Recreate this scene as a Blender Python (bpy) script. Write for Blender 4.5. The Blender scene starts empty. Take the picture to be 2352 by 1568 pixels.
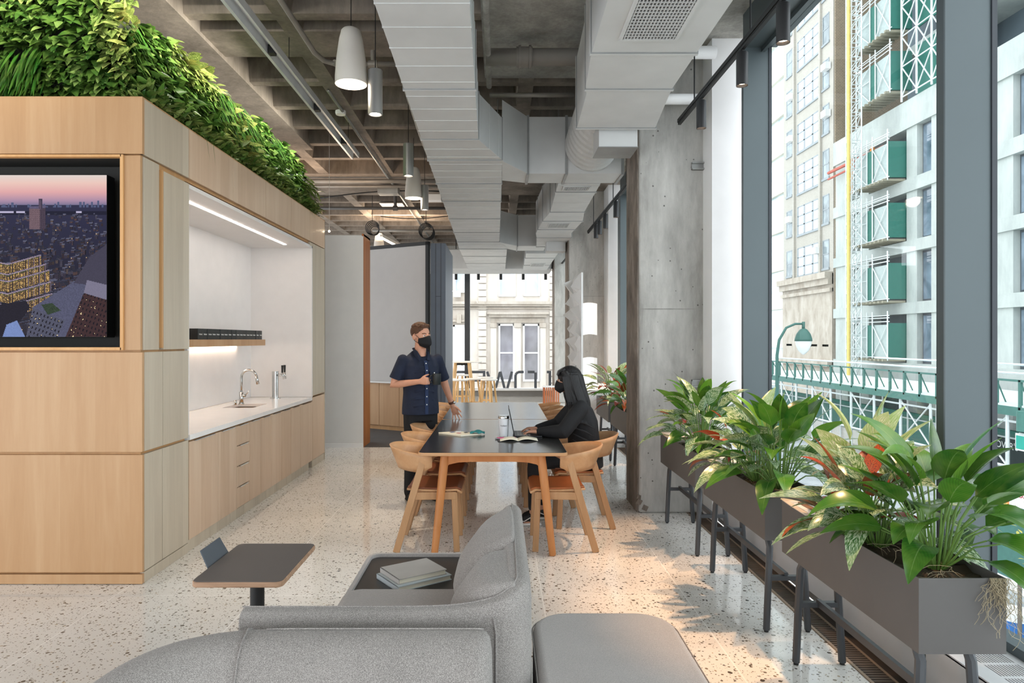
import bpy, math, random
import numpy as np
from mathutils import Vector, Matrix, Euler
random.seed(7)
S = bpy.context.scene; COL = S.collection; PI = math.pi
# ------------------------------------------------------------------ camera, sky, exposure
cam = bpy.data.cameras.new('camera'); cam.lens = 24; cam.sensor_width = 36
cam.shift_x = 0.01233; cam.shift_y = -0.0021; cam.clip_end = 400
co = bpy.data.objects.new('camera', cam); COL.objects.link(co)
co.location = (0, 0, 1.62); co.rotation_euler = (PI/2, 0, 0); S.camera = co
W = bpy.data.worlds.new('sky'); S.world = W; W.use_nodes = True
bg = W.node_tree.nodes['Background']
bg.inputs[0].default_value = (0.91, 0.955, 1.0, 1); bg.inputs[1].default_value = 2.0
S.view_settings.view_transform = 'Standard'; S.view_settings.look = 'None'
S.view_settings.exposure = 0.95; S.view_settings.gamma = 1.0; S.view_settings.use_curve_mapping = False

# ------------------------------------------------------------------ helpers
def hexc(h):
    h = h.lstrip('#'); o = []
    for i in (0, 2, 4):
        v = int(h[i:i+2], 16)/255; o.append(v/12.92 if v <= .04045 else ((v+.055)/1.055)**2.4)
    return (*o, 1)
def tag(o, label=None, cat=None, group=None, kind=None):
    if label: o['label'] = label
    if cat: o['category'] = cat
    if group: o['group'] = group
    if kind: o['kind'] = kind
    return o
def V(*a): return Vector(a)
def wloc(p):
    v = Vector((0, 0, 0))
    while p is not None: v += p.location; p = p.parent
    return v
class MB:
    def __init__(s): s.v = []; s.f = []; s.uv = {}; s.M = None
    def add(s, vs, fs, uv=None):
        n = len(s.v)
        for p in vs:
            p = Vector(p); s.v.append(s.M @ p if s.M else p)
        for i, f in enumerate(fs):
            if uv: s.uv[len(s.f)] = uv[i]
            s.f.append([k+n for k in f])
        return s
    def box(s, x0, x1, y0, y1, z0, z1):
        return s.add([(x0,y0,z0),(x1,y0,z0),(x1,y1,z0),(x0,y1,z0),(x0,y0,z1),(x1,y0,z1),(x1,y1,z1),(x0,y1,z1)],
            [(0,3,2,1),(4,5,6,7),(0,1,5,4),(1,2,6,5),(2,3,7,6),(3,0,4,7)])
    def obox(s, c, sz, rot=(0,0,0)):
        m = Euler(rot).to_matrix(); c = Vector(c); x, y, z = sz[0]/2, sz[1]/2, sz[2]/2
        vs = [c + m @ Vector(p) for p in [(-x,-y,-z),(x,-y,-z),(x,y,-z),(-x,y,-z),(-x,-y,z),(x,-y,z),(x,y,z),(-x,y,z)]]
        return s.add(vs, [(0,3,2,1),(4,5,6,7),(0,1,5,4),(1,2,6,5),(2,3,7,6),(3,0,4,7)])
    def bar(s, a, b, w, h, up=(0,0,1)):          # rectangular bar a->b, w sideways, h along up
        a = Vector(a); b = Vector(b); d = (b-a).normalized(); u = Vector(up)
        r = d.cross(u)
        if r.length < 1e-4: r = d.cross(Vector((0,1,0)))
        r.normalize(); u = r.cross(d).normalized(); vs = []
        for p in (a, b):
            for i, j in ((-1,-1),(1,-1),(1,1),(-1,1)): vs.append(p + r*i*w/2 + u*j*h/2)
        return s.add(vs, [(3,2,1,0),(4,5,6,7),(0,1,5,4),(1,2,6,5),(2,3,7,6),(3,0,4,7)])
    def cyl(s, a, b, r0, r1=None, n=12, caps=True):
        r1 = r0 if r1 is None else r1
        a = Vector(a); b = Vector(b); d = (b-a).normalized()
        q = d.orthogonal().normalized(); t = d.cross(q); vs = []
        for p, r in ((a, r0), (b, r1)):
            for i in range(n):
                an = 2*PI*i/n; vs.append(p + q*math.cos(an)*r + t*math.sin(an)*r)
        fs = [(i, (i+1)%n, n+(i+1)%n, n+i) for i in range(n)]
        if caps: fs += [tuple(range(n-1,-1,-1)), tuple(range(n, 2*n))]
        return s.add(vs, fs)
    def tube(s, pts, r, n=8, caps=True):          # r number or list; entries may be (a,b) ellipse
        pts = [Vector(p) for p in pts]; m = len(pts); vs = []; q = None
        for i, p in enumerate(pts):
            d = (pts[min(i+1,m-1)] - pts[max(i-1,0)]).normalized()
            if q is None: q = d.orthogonal().normalized()
            q = (q - d*q.dot(d)).normalized(); t = d.cross(q)
            rr = r[i] if isinstance(r, (list, tuple)) else r
            for k in range(n):
                an = 2*PI*k/n; vs.append(p + q*math.cos(an)*rr + t*math.sin(an)*rr)
        fs = [(i*n+k, i*n+(k+1)%n, (i+1)*n+(k+1)%n, (i+1)*n+k) for i in range(m-1) for k in range(n)]
        if caps: fs += [tuple(range(n-1,-1,-1)), tuple(range((m-1)*n, m*n))]
        return s.add(vs, fs)
    def loft(s, secs, n=20, caps=True):           # secs: (centre, (ax vector), (bx vector)) ellipse axes with radii, optional power
        vs = []
        for sec in secs:
            c, a, b = Vector(sec[0]), Vector(sec[1]), Vector(sec[2]); pw = sec[3] if len(sec) > 3 else 1
            for k in range(n):
                an = 2*PI*k/n; cs, sn = math.cos(an), math.sin(an)
                cs = math.copysign(abs(cs)**pw, cs); sn = math.copysign(abs(sn)**pw, sn)
                vs.append(c + a*cs + b*sn)
        m = len(secs)
        fs = [(i*n+k, i*n+(k+1)%n, (i+1)*n+(k+1)%n, (i+1)*n+k) for i in range(m-1) for k in range(n)]
        if caps: fs += [tuple(range(n-1,-1,-1)), tuple(range((m-1)*n, m*n))]
        return s.add(vs, fs)
    def lathe(s, prof, c=(0,0,0), n=20, cap=True):  # prof [(r,z)]
        vs = []
        for r, z in prof:
            for k in range(n):
                an = 2*PI*k/n; vs.append((c[0]+r*math.cos(an), c[1]+r*math.sin(an), c[2]+z))
        m = len(prof); fs = [(i*n+k, i*n+(k+1)%n, (i+1)*n+(k+1)%n, (i+1)*n+k) for i in range(m-1) for k in range(n)]
        if cap: fs += [tuple(range(n-1,-1,-1)), tuple(range((m-1)*n, m*n))]
        return s.add(vs, fs)
    def ball(s, c, r, rot=(0,0,0), n=14):
        if not isinstance(r, (tuple, list)): r = (r, r, r)
        m = Euler(rot).to_matrix(); c = Vector(c); vs = []; h = n//2
        for i in range(1, h):
            th = PI*i/h
            for k in range(n):
                an = 2*PI*k/n
                vs.append(c + m @ Vector((r[0]*math.sin(th)*math.cos(an), r[1]*math.sin(th)*math.sin(an), r[2]*math.cos(th))))
        fs = [(i*n+k, (i+1)*n+k, (i+1)*n+(k+1)%n, i*n+(k+1)%n) for i in range(h-2) for k in range(n)]
        vs += [c + m @ Vector((0,0,r[2])), c - m @ Vector((0,0,r[2]))]; a = len(vs)-2
        fs += [(a, k, (k+1)%n) for k in range(n)] + [(a+1, (h-2)*n+(k+1)%n, (h-2)*n+k) for k in range(n)]
        return s.add(vs, fs)
    def prism(s, poly, ax, a, b):                 # polygon of 2-D points extruded along ax ('x','y','z') from a to b
        f = {'x': lambda p, t: (t, p[0], p[1]), 'y': lambda p, t: (p[0], t, p[1]), 'z': lambda p, t: (p[0], p[1], t)}[ax]
        n = len(poly)
        return s.add([f(p, a) for p in poly] + [f(p, b) for p in poly],
            [tuple(range(n-1,-1,-1)), tuple(range(n, 2*n))] + [(i, (i+1)%n, n+(i+1)%n, n+i) for i in range(n)])
    def grid(s, fn, nu, nv, closed_u=False):
        vs = [fn(i/(nu-1 if not closed_u else nu), j/(nv-1)) for j in range(nv) for i in range(nu)]
        m = nu if closed_u else nu-1
        return s.add(vs, [(j*nu+i, j*nu+(i+1)%nu, (j+1)*nu+(i+1)%nu, (j+1)*nu+i) for j in range(nv-1) for i in range(m)],
            [[(i/m, j/(nv-1)), ((i+1)/m, j/(nv-1)), ((i+1)/m, (j+1)/(nv-1)), (i/m, (j+1)/(nv-1))] for j in range(nv-1) for i in range(m)])
    def build(s, name, m, parent=None, smooth=False, bevel=0, seg=2, solid=0, sub=0, remesh=0, label=None, fixn=True, origin=None, auto=40):
        me = bpy.data.meshes.new(name)
        if parent is not None: off = wloc(parent)
        elif origin is not None: off = Vector(origin)
        else:
            xs = [p.x for p in s.v]; ys = [p.y for p in s.v]; zs = [p.z for p in s.v]
            off = Vector(((min(xs)+max(xs))/2, (min(ys)+max(ys))/2, min(zs)))
        me.from_pydata([tuple(p-off) for p in s.v], [], s.f); me.update()
        if s.uv:
            ul = me.uv_layers.new(name='UVMap')
            for i, poly in enumerate(me.polygons):
                q = s.uv.get(i)
                if q:
                    for k, li in enumerate(poly.loop_indices): ul.data[li].uv = q[k]
        if fixn:
            import bmesh
            b = bmesh.new(); b.from_mesh(me); bmesh.ops.recalc_face_normals(b, faces=b.faces); b.to_mesh(me); b.free()
        if smooth:
            for p in me.polygons: p.use_smooth = True
        me.materials.append(m)
        o = bpy.data.objects.new(name, me); COL.objects.link(o)
        if parent is not None: o.parent = parent
        else: o.location = off
        if remesh:
            r = o.modifiers.new('remesh', 'REMESH'); r.mode = 'VOXEL'; r.voxel_size = remesh; r.use_smooth_shade = True
            k = o.modifiers.new('smooth', 'SMOOTH'); k.factor = .6; k.iterations = 4
        if solid:
            k = o.modifiers.new('solid', 'SOLIDIFY'); k.thickness = solid; k.offset = 0
        if bevel:
            k = o.modifiers.new('bevel', 'BEVEL'); k.width = bevel; k.segments = seg; k.limit_method = 'ANGLE'; k.angle_limit = math.radians(auto)
            if seg > 1:
                for p in me.polygons: p.use_smooth = True
                k.harden_normals = True
        if sub:
            k = o.modifiers.new('sub', 'SUBSURF'); k.levels = sub; k.render_levels = sub
            for p in me.polygons: p.use_smooth = True
        if smooth == 'edge' :
            k = o.modifiers.new('es', 'EDGE_SPLIT'); k.split_angle = math.radians(40)
        if label: o['label'] = label
        return o
def thing(name, label, cat, loc=(0,0,0), group=None, rz=0):
    o = bpy.data.objects.new(name, None); COL.objects.link(o); o.empty_display_size = .1
    o.location = loc; o.rotation_euler = (0, 0, rz)
    return tag(o, label, cat, group)
def dup(root, loc, rz=0, label=None, group=None):
    c = root.copy(); COL.objects.link(c); c.location = loc; c.rotation_euler = (0, 0, rz)
    if label: c['label'] = label
    if group: c['group'] = group
    for a in list(root.children):
        b = a.copy(); COL.objects.link(b); b.parent = c
        for g in list(a.children):
            d = g.copy(); COL.objects.link(d); d.parent = b
    return c
def struct(name, mb, m, **k):
    o = mb.build(name, m, **k); o['kind'] = 'structure'; return o
def lamp(kind, loc, energy, color=(1,1,1), size=.05, rot=(0,0,0), spot=60, blend=.5, sy=None, parent=None):
    l = bpy.data.lights.new('lamp_light', kind); l.energy = energy; l.color = color
    if kind == 'AREA':
        l.size = size
        if sy: l.shape = 'RECTANGLE'; l.size_y = sy
    else: l.shadow_soft_size = size
    if kind == 'SPOT': l.spot_size = math.radians(spot); l.spot_blend = blend
    o = bpy.data.objects.new('lamp_light', l); COL.objects.link(o); o.rotation_euler = rot
    if parent is not None: o.parent = parent; o.location = Vector(loc) - wloc(parent)
    else: o.location = loc
    return o
def text(body, m, parent, loc, rot, size, depth=.0006, name='lettering', align='CENTER', sx=1):
    c = bpy.data.curves.new(name, 'FONT'); c.body = body; c.size = size; c.extrude = depth; c.align_x = align; c.align_y = 'CENTER'
    tmp = bpy.data.objects.new('tmp_text', c); COL.objects.link(tmp); dg = bpy.context.evaluated_depsgraph_get()
    me = bpy.data.meshes.new_from_object(tmp.evaluated_get(dg)); bpy.data.objects.remove(tmp); me.materials.clear(); me.materials.append(m)
    o = bpy.data.objects.new(name, me); COL.objects.link(o)
    o.parent = parent; o.location = Vector(loc) - wloc(parent); o.rotation_euler = rot; o.scale = (sx, 1, 1); return o

# ------------------------------------------------------------------ materials
class NT:
    def __init__(s, name):
        s.m = bpy.data.materials.new(name); s.m.use_nodes = True; s.t = s.m.node_tree
        s.b = s.t.nodes['Principled BSDF']; s.out = s.t.nodes['Material Output']
    def n(s, typ, ins=None, **props):
        k = s.t.nodes.new(typ)
        for a, b in props.items(): setattr(k, a, b)
        for a, b in (ins or {}).items(): s.set(k.inputs[a], b)
        return k
    def set(s, sock, v):
        if isinstance(v, bpy.types.NodeSocket): s.t.links.new(v, sock)
        else: sock.default_value = v
    def pos(s, world=True):
        if world: return s.n('ShaderNodeNewGeometry').outputs['Position']
        return s.n('ShaderNodeTexCoord').outputs['Object']
    def map(s, v, sc=(1,1,1), rot=(0,0,0)):
        return s.n('ShaderNodeMapping', {'Vector': v, 'Scale': sc, 'Rotation': rot}).outputs[0]
    def noise(s, v, scale, detail=4, rough=.55, dist=0):
        return s.n('ShaderNodeTexNoise', {'Vector': v, 'Scale': scale, 'Detail': detail, 'Roughness': rough, 'Distortion': dist}).outputs['Fac']
    def vor(s, v, scale, feature='F1'): return s.n('ShaderNodeTexVoronoi', {'Vector': v, 'Scale': scale}, feature=feature)
    def math(s, op, a, b=0.0, c=None):
        k = s.n('ShaderNodeMath', operation=op); s.set(k.inputs[0], a); s.set(k.inputs[1], b)
        if c is not None: s.set(k.inputs[2], c)
        return k.outputs[0]
    def ramp(s, fac, stops, interp='LINEAR'):
        k = s.n('ShaderNodeValToRGB', {'Fac': fac}); k.color_ramp.interpolation = interp; e = k.color_ramp.elements
        while len(e) < len(stops): e.new(.5)
        for i, (p, c) in enumerate(stops):
            e[i].position = p; e[i].color = hexc(c) if isinstance(c, str) else ((c,c,c,1) if not isinstance(c, tuple) else c)
        return k.outputs['Color']
    def mix(s, fac, a, b, mode='MIX'):
        k = s.n('ShaderNodeMix', data_type='RGBA', blend_type=mode); s.set(k.inputs[0], fac); s.set(k.inputs[6], a); s.set(k.inputs[7], b)
        return k.outputs[2]
    def bump(s, h, st=.2, d=.01):
        s.set(s.b.inputs['Normal'], s.n('ShaderNodeBump', {'Height': h, 'Strength': st, 'Distance': d}).outputs[0])
    def fin(s, col=None, rough=.5, metal=0, spec=.5, coat=0):
        if col is not None: s.set(s.b.inputs['Base Color'], hexc(col) if isinstance(col, str) else col)
        s.set(s.b.inputs['Roughness'], rough); s.set(s.b.inputs['Metallic'], metal); s.b.inputs['Specular IOR Level'].default_value = spec
        if coat: s.b.inputs['Coat Weight'].default_value = coat; s.b.inputs['Coat Roughness'].default_value = .08
        return s.m
_mc = {}
def mat(name, col, rough=.5, metal=0, var=.06, vs=6, spec=.5, bump=0, bs=80):
    if name in _mc: return _mc[name]
    t = NT(name); c = hexc(col); p = t.pos(False)
    lo = tuple(max(0, x*(1-var)) for x in c[:3])+(1,); hi = tuple(min(1, x*(1+var)) for x in c[:3])+(1,)
    f = t.noise(p, vs, 3); cc = t.ramp(f, [(.3, lo), (.7, hi)])
    if bump: t.bump(t.noise(p, bs, 3), bump, .004)
    _mc[name] = t.fin(cc, rough, metal, spec); return _mc[name]
def emis(name, col, st):
    t = NT(name); t.set(t.b.inputs['Emission Color'], hexc(col)); t.b.inputs['Emission Strength'].default_value = st
    return t.fin(col, .5)
def m_terrazzo():
    t = NT('terrazzo'); p = t.pos()
    base = t.ramp(t.noise(p, 1.3, 4), [(.3, '#dedbd5'), (.7, '#ebe9e5')])
    col = base
    for sc, thr, keep, cols in ((52, .30, .45, [(0,'#4f4b46'),(.3,'#8d8474'),(.6,'#5f625f'),(1,'#b6a68c')]), (105, .32, .4, [(0,'#6a655f'),(.5,'#a59c8d'),(1,'#77736c')]),
                                (24, .2, .22, [(0,'#3f3c39'),(.5,'#7c7264'),(1,'#57534f')])):
        pv = t.map(p, (1, 1.0, 0)); v = t.vor(t.n('ShaderNodeVectorMath', {0: pv, 1: t.n('ShaderNodeVectorMath', {0: t.n('ShaderNodeTexNoise', {'Vector': p, 'Scale': sc*1.3}).outputs['Color'], 1: (.35/sc,)*3}, operation='MULTIPLY').outputs[0]}, operation='ADD').outputs[0], sc)
        rnd = t.n('ShaderNodeSeparateColor', {0: v.outputs['Color']})
        chip = t.math('MULTIPLY', t.math('LESS_THAN', v.outputs['Distance'], t.math('MULTIPLY', rnd.outputs[1], thr*1.5)), t.math('LESS_THAN', rnd.outputs[0], keep))
        col = t.mix(chip, col, t.ramp(rnd.outputs[2], cols))
    sx = t.n('ShaderNodeSeparateXYZ', {0: p})
    def line(o, per, off, w=.004): return t.math('LESS_THAN', t.math('ABSOLUTE', t.math('SUBTRACT', t.math('FRACT', t.math('ADD', t.math('MULTIPLY', o, 1/per), off)), .5)), w/per)
    ln = t.math('MAXIMUM', line(sx.outputs[0], .9, .2), line(sx.outputs[1], 1.8, .1))
    col = t.mix(ln, col, hexc('#f4f2ee'))
    return t.fin(col, t.ramp(t.noise(p, 3, 3), [(.3, .06), (.7, .11)]), 0, .75)
def m_concrete(name, a, b, c, pits=True, sc=1.0, rough=.8):
    t = NT(name); p = t.pos()
    f1 = t.noise(t.map(p, (1, 1, .5)), 1.8*sc, 6, .62, .4); f2 = t.noise(t.map(p, (6, 6, 1.2)), 3*sc, 5, .7)
    col = t.ramp(t.math('ADD', t.math('MULTIPLY', f1, .7), t.math('MULTIPLY', f2, .3)), [(.35, a), (.5, b), (.65, c)])
    h = t.noise(p, 40, 5, .7)
    if pits:
        v = t.vor(p, 19); r = t.n('ShaderNodeSeparateColor', {0: v.outputs['Color']})
        pit = t.math('MULTIPLY', t.math('LESS_THAN', v.outputs['Distance'], t.math('MULTIPLY', r.outputs[1], .16)), t.math('LESS_THAN', r.outputs[0], .45))
        col = t.mix(t.math('MULTIPLY', pit, .8), col, hexc('#4c4945')); h = t.math('SUBTRACT', h, pit)
    t.bump(h, .35, .006); return t.fin(col, rough, 0, .3)
def m_wood(name, a, b, c, axis='z', world=True, plank=.16, sc=1, rough=.42, fine=.25):
    t = NT(name); p = t.pos(world); st = {'z': (9, 9, .7), 'x': (.7, 9, 9), 'y': (9, .7, 9)}[axis]
    sp = t.n('ShaderNodeSeparateXYZ', {0: p})
    al = t.math('ADD', sp.outputs[0], sp.outputs[1]) if axis == 'z' else sp.outputs[2 if axis == 'x' else 0]
    cell = t.math('FLOOR', t.math('MULTIPLY', al, 1/plank)) if plank else 0.0
    rnd = t.n('ShaderNodeTexWhiteNoise', {'W': cell}, noise_dimensions='1D').outputs['Value']
    oi = t.n('ShaderNodeObjectInfo').outputs['Random']
    pv = t.n('ShaderNodeVectorMath', {0: t.map(p, tuple(x*sc for x in st)), 1: t.n('ShaderNodeCombineXYZ', {0: t.math('MULTIPLY', rnd, 37.), 1: t.math('MULTIPLY', oi, 17.)}).outputs[0]}, operation='ADD').outputs[0]
    g = t.noise(pv, 1.0, 6, .6, .6); g2 = t.noise(pv, 6, 4, .7)
    f = t.math('ADD', t.math('MULTIPLY', g, .62), t.math('ADD', t.math('MULTIPLY', rnd, .2), t.math('MULTIPLY', g2, .18)))
    f = t.math('ADD', f, t.math('MULTIPLY', t.math('SUBTRACT', oi, .5), .05))
    return t.fin(t.ramp(f, [(.2, a), (.5, b), (.8, c)] if plank else [(.3, a), (.5, b), (.72, c)]), rough, 0, .4)
def m_fabric(name, a, b, sc=420):
    t = NT(name); p = t.pos(False)
    sp = t.n('ShaderNodeTexCoord'); v = t.vor(p, sc)
    n2 = t.noise(p, sc*.6, 3, .8); n3 = t.noise(p, 5, 3)
    v2 = t.vor(p, sc*.55)
    f = t.math('ADD', t.math('MULTIPLY', v.outputs['Distance'], .55), t.math('ADD', t.math('MULTIPLY', n2, .30), t.math('ADD', t.math('MULTIPLY', n3, .12), t.math('MULTIPLY', v2.outputs['Distance'], .12))))
    t.bump(f, .3, .0015)
    m = t.fin(t.ramp(f, [(.28, a), (.68, b)]), .95, 0, .15); t.b.inputs['Sheen Weight'].default_value = .15; return m
def m_brick(name, a, b, mortar, sc=4.5):
    t = NT(name); p = t.pos(); s2 = t.n('ShaderNodeSeparateXYZ', {0: p})
    uv = t.n('ShaderNodeCombineXYZ', {0: t.math('ADD', s2.outputs[0], s2.outputs[1]), 1: s2.outputs[2]}).outputs[0]
    k = t.n('ShaderNodeTexBrick', {'Vector': uv, 'Color1': hexc(a), 'Color2': hexc(b), 'Mortar': hexc(mortar), 'Scale': sc, 'Mortar Size': .018})
    return t.fin(t.mix(.35, k.outputs['Color'], t.ramp(t.noise(p, .6, 4), [(.3, a), (.7, b)])), .9, 0, .2)
def m_leaf(name, cols, var=None, rough=.3, trans=.12, green=True):
    t = NT(name); g = t.n('ShaderNodeNewGeometry'); r = g.outputs['Random Per Island']
    col = t.ramp(r, cols); uv = t.n('ShaderNodeTexCoord').outputs['UV']; s2 = t.n('ShaderNodeSeparateXYZ', {0: uv})
    if var:
        off = t.n('ShaderNodeCombineXYZ', {0: t.math('MULTIPLY', r, 31.)}).outputs[0]
        d = t.math('ABSOLUTE', t.math('SUBTRACT', s2.outputs[0], .5))
        st = t.noise(t.n('ShaderNodeVectorMath', {0: t.n('ShaderNodeCombineXYZ', {0: t.math('MULTIPLY', d, var[2]), 1: t.math('ADD', t.math('MULTIPLY', s2.outputs[1], var[3]), t.math('MULTIPLY', d, -6.))}).outputs[0], 1: off}, operation='ADD').outputs[0], 2.2, 3, .6)
        col = t.mix(t.ramp(st, [(var[1], 0), (var[1]+.07, 1)]), col, hexc(var[0]))
    dd = t.math('ABSOLUTE', t.math('SUBTRACT', s2.outputs[0], .5))
    vein = t.math('SINE', t.math('ADD', t.math('MULTIPLY', s2.outputs[1], 75.), t.math('MULTIPLY', dd, -60.)))
    col = t.mix(t.math('MULTIPLY', t.math('MAXIMUM', vein, 0.), .28), col, hexc('#1c3a14' if green else '#4a2418'))
    if green: col = t.mix(t.ramp(t.noise(t.pos(), 14, 2), [(.35, 0), (.75, .38)]), col, hexc('#7f9a40'))
    mid = t.math('LESS_THAN', dd, .016)
    col = t.mix(t.math('MULTIPLY', mid, .22), col, hexc('#a5bb78'))
    m = t.fin(col, rough, 0, .5)
    tr = t.n('ShaderNodeBsdfTranslucent', {'Color': col}); mx = t.n('ShaderNodeMixShader', {0: trans, 1: t.b.outputs[0], 2: tr.outputs[0]})
    t.t.links.new(mx.outputs[0], t.out.inputs['Surface']); return m
def m_glass(name, tint, refl=.04):
    t = NT(name); tr = t.n('ShaderNodeBsdfTransparent', {'Color': hexc(tint)}); gl = t.n('ShaderNodeBsdfGlossy', {'Roughness': .0})
    fr = t.n('ShaderNodeFresnel', {'IOR': 1.35}); mx = t.n('ShaderNodeMixShader', {0: t.math('MULTIPLY', fr.outputs[0], refl*10), 1: tr.outputs[0], 2: gl.outputs[0]})
    t.t.links.new(mx.outputs[0], t.out.inputs['Surface']); return t.m
def m_facglass(name, a, b, rough=.08):
    t = NT(name); p = t.pos(); return t.fin(t.ramp(t.noise(p, .35, 3, .6, 1.), [(.35, a), (.65, b)]), rough, 0, .8)
TERR = m_terrazzo()
CONC = m_concrete('column_concrete', '#94928d', '#b0aea9', '#c7c5c0')
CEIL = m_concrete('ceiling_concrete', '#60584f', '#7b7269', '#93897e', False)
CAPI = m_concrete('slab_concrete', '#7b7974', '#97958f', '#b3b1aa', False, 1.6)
EDGEC = m_concrete('rough_edge_concrete', '#5b524b', '#7d736a', '#9c9289', True, 2.5)
MAPLE = m_wood('maple_veneer', '#ad845c', '#bc936a', '#c9a47d', 'z', plank=.23)
MAPLE_HALFLIT = m_wood('maple_half_daylit', '#c0a285', '#ceb297', '#dbc5ad', 'z', plank=.19)  # same maple in a mid tone, part of the daylight put into the colour
MAPLE_DAYLIT = m_wood('maple_daylit', '#ac9f8c', '#bfb29e', '#cfc4b1', 'z', plank=.21)  # same maple again, side face paled in colour for the daylight on it
MAPEDGE = m_wood('veneer_edge', '#a87d50', '#b98c5c', '#c99c6a', 'z', plank=0)
OAK = m_wood('oak', '#a07650', '#b38961', '#c49b74', 'z', False, 0, 1.4, .45)
OAKX = m_wood('oak_shell', '#b08259', '#c2946a', '#d2a880', 'x', False, 0, .9, .4)
LEGW = m_wood('table_leg_oak', '#aa6a38', '#bd7b45', '#cc8f5a', 'z', False, 0, 1.2, .45)
WHITE = mat('white_paint', '#e9e9e8', .6, var=.02)
WALLW = mat('wall_white', '#dcdcda', .7, var=.02)
QUARTZ = mat('white_quartz', '#eeebe8', .18, var=.02)
LINER = mat('alcove_white', '#e6e2df', .35, var=.02)
BLACK = mat('black_matte', '#171717', .55, var=.1)
LINO = mat('black_linoleum', '#2b2a29', .2, var=.08, spec=.6)
DKMET = mat('charcoal_metal', '#45474a', .42, .25, var=.05)
PLANTB = mat('planter_grey', '#5b5856', .5, .1, var=.04)
FRAME = mat('window_frame_grey', '#4d5659', .4, .15, var=.06, vs=1)
DUCT = mat('duct_paint', '#c3c4c3', .55, .0, var=.06, vs=2.5)
DUCTD = mat('duct_flange', '#8f908f', .5, .4, var=.1)
GALV = mat('galvanised', '#9a9a97', .35, .7, var=.1)
PIPE = mat('conduit_grey', '#8a857e', .5, .3, var=.1)
STEEL = mat('brushed_steel', '#c9c9c7', .22, 1, var=.04)
SILV = mat('silver_lamp', '#8f8f8e', .35, .6, var=.05)
GLASS = m_glass('window_glass', '#f4f7f7', .011)
TGLASS = m_glass('end_window_glass', '#f6f7f7')
# ================================================================== room shell
def side_tag(o, s): o['label'] = s; return o
struct('floor', MB().box(-8, 1.94, -3.5, 19.9, -.12, 0), TERR, origin=(0, 0, 0))
struct('floor_carpet', MB().box(-3.4, -1.25, 10.26, 12.6, 0, .006), mat('carpet', '#54504e', .95, bump=.5, bs=300))
# waffle slab ceiling
m = MB(); m.box(-8, 2.35, -3.5, 19.9, 4.70, 4.85)
m.box(-8, 2.35, 11.1, 12.75, 4.312, 4.70)
m2 = MB(); m2.box(-.15, 2.35, -3.5, 7.03, 4.308, 4.70); m2.box(1.25, 2.35, 7.03, 11.09, 4.308, 4.70); m2.box(1.25, 2.35, 12.76, 19.69, 4.308, 4.70)
ys = [7.22+.75*k for k in range(-14, 5)] + [13.45+.7*k for k in range(10)]
xs = [-.75-1.055*k for k in range(0, 8)]
def rib(mb, a0, a1, c, ax, wb, wt, z0=4.32, z1=4.70):
    poly = [(c-wb/2, z0), (c+wb/2, z0), (c+wt/2, z1), (c-wt/2, z1)]
    mb.prism(poly, ax, a0, a1)
for y in ys:
    if y == 7.22: y = 7.22
    rib(m, -8, 1.25 if y > 7.1 else -.15, y, 'x', .12, .26)
m.box(-8, -.15, 5.98, 6.42, 4.316, 4.70)
for x in xs: rib(m, -3.5, 19.9, x, 'y', .16, .32, 4.318)
rib(m, 7.04, 19.9, .28, 'y', .16, .3, 4.318)
m.box(-3.12, -2.62, -3.5, 9.6, 4.28, 4.70)
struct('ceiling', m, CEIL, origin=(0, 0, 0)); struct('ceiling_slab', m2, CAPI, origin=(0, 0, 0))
# wall behind far end (head of the end window) and the right hand parapet
m = MB(); m.box(-6, 2.3, 19.7, 19.95, 3.75, 4.32).box(1.62, 2.3, 19.7, 19.95, 0, 3.75).box(-8, -1.62, 19.7, 19.95, 0, 3.75)
struct('wall_end', m, CAPI)
m = MB(); m.box(-1.62, 1.62, 19.55, 19.9, 0, .19)
struct('baseboard_end', m, mat('sill_grey', '#a09c97', .5, var=.05))
struct('trim_1', MB().box(-1.6, 1.6, 19.3, 19.84, .17, .215), WHITE)
# end window: panes and mullions
FR2 = mat('end_frame', '#3d4044', .4, .2)
m = MB(); m.box(-1.0, -.85, 19.62, 19.86, .19, 3.75); m.box(-1.62, 1.62, 19.66, 19.84, 3.66, 3.75); 
w = struct('window_1', m, FR2, origin=(0, 19.75, .19))
p = MB().box(-1.6, -1.0, 19.74, 19.75, .24, 3.66).build('window_pane', TGLASS, w)
p = MB().box(-.85, 1.6, 19.74, 19.75, .24, 3.66).build('window_pane', TGLASS, w)
# side glazing: fins at Y 0.6, 3.1, 5.66 ; 12.2 ...
def fin(y, y1, n):
    m = MB(); m.box(2.02, 2.25, y, y1, .02, 4.1); o = struct('trim_%d' % n, m, FRAME, bevel=.004, seg=1)
    MB().box(2.232, 2.256, y-.008, y1+.02, .26, 4.04).build('glazing_bead', mat('gasket', '#2b2f36', .5), o)
fin(3.10, 3.16, 2); fin(.55, .61, 3); fin(5.66, 5.70, 4); fin(11.42, 11.66, 5); fin(17.3, 17.5, 6)
def glazing(n, y0, y1, zb=.26):
    m = MB(); m.box(2.2, 2.30, y0, y1, zb, zb+.05); m.box(2.02, 2.30, y0, y1, 4.04, 4.32); m.box(2.17, 2.2, y0, y1, 4.0, 4.04)
    w = struct('window_%d' % n, m, FRAME, origin=(2.25, y0, zb))
    MB().box(2.248, 2.256, y0, y1, zb+.05, 4.04).build('window_pane', GLASS, w)
glazing(2, .61, 3.10); glazing(3, 3.16, 5.66); glazing(4, -2.6, .55); glazing(5, 7.05, 11.42); glazing(6, 12.8, 17.3)
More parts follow.
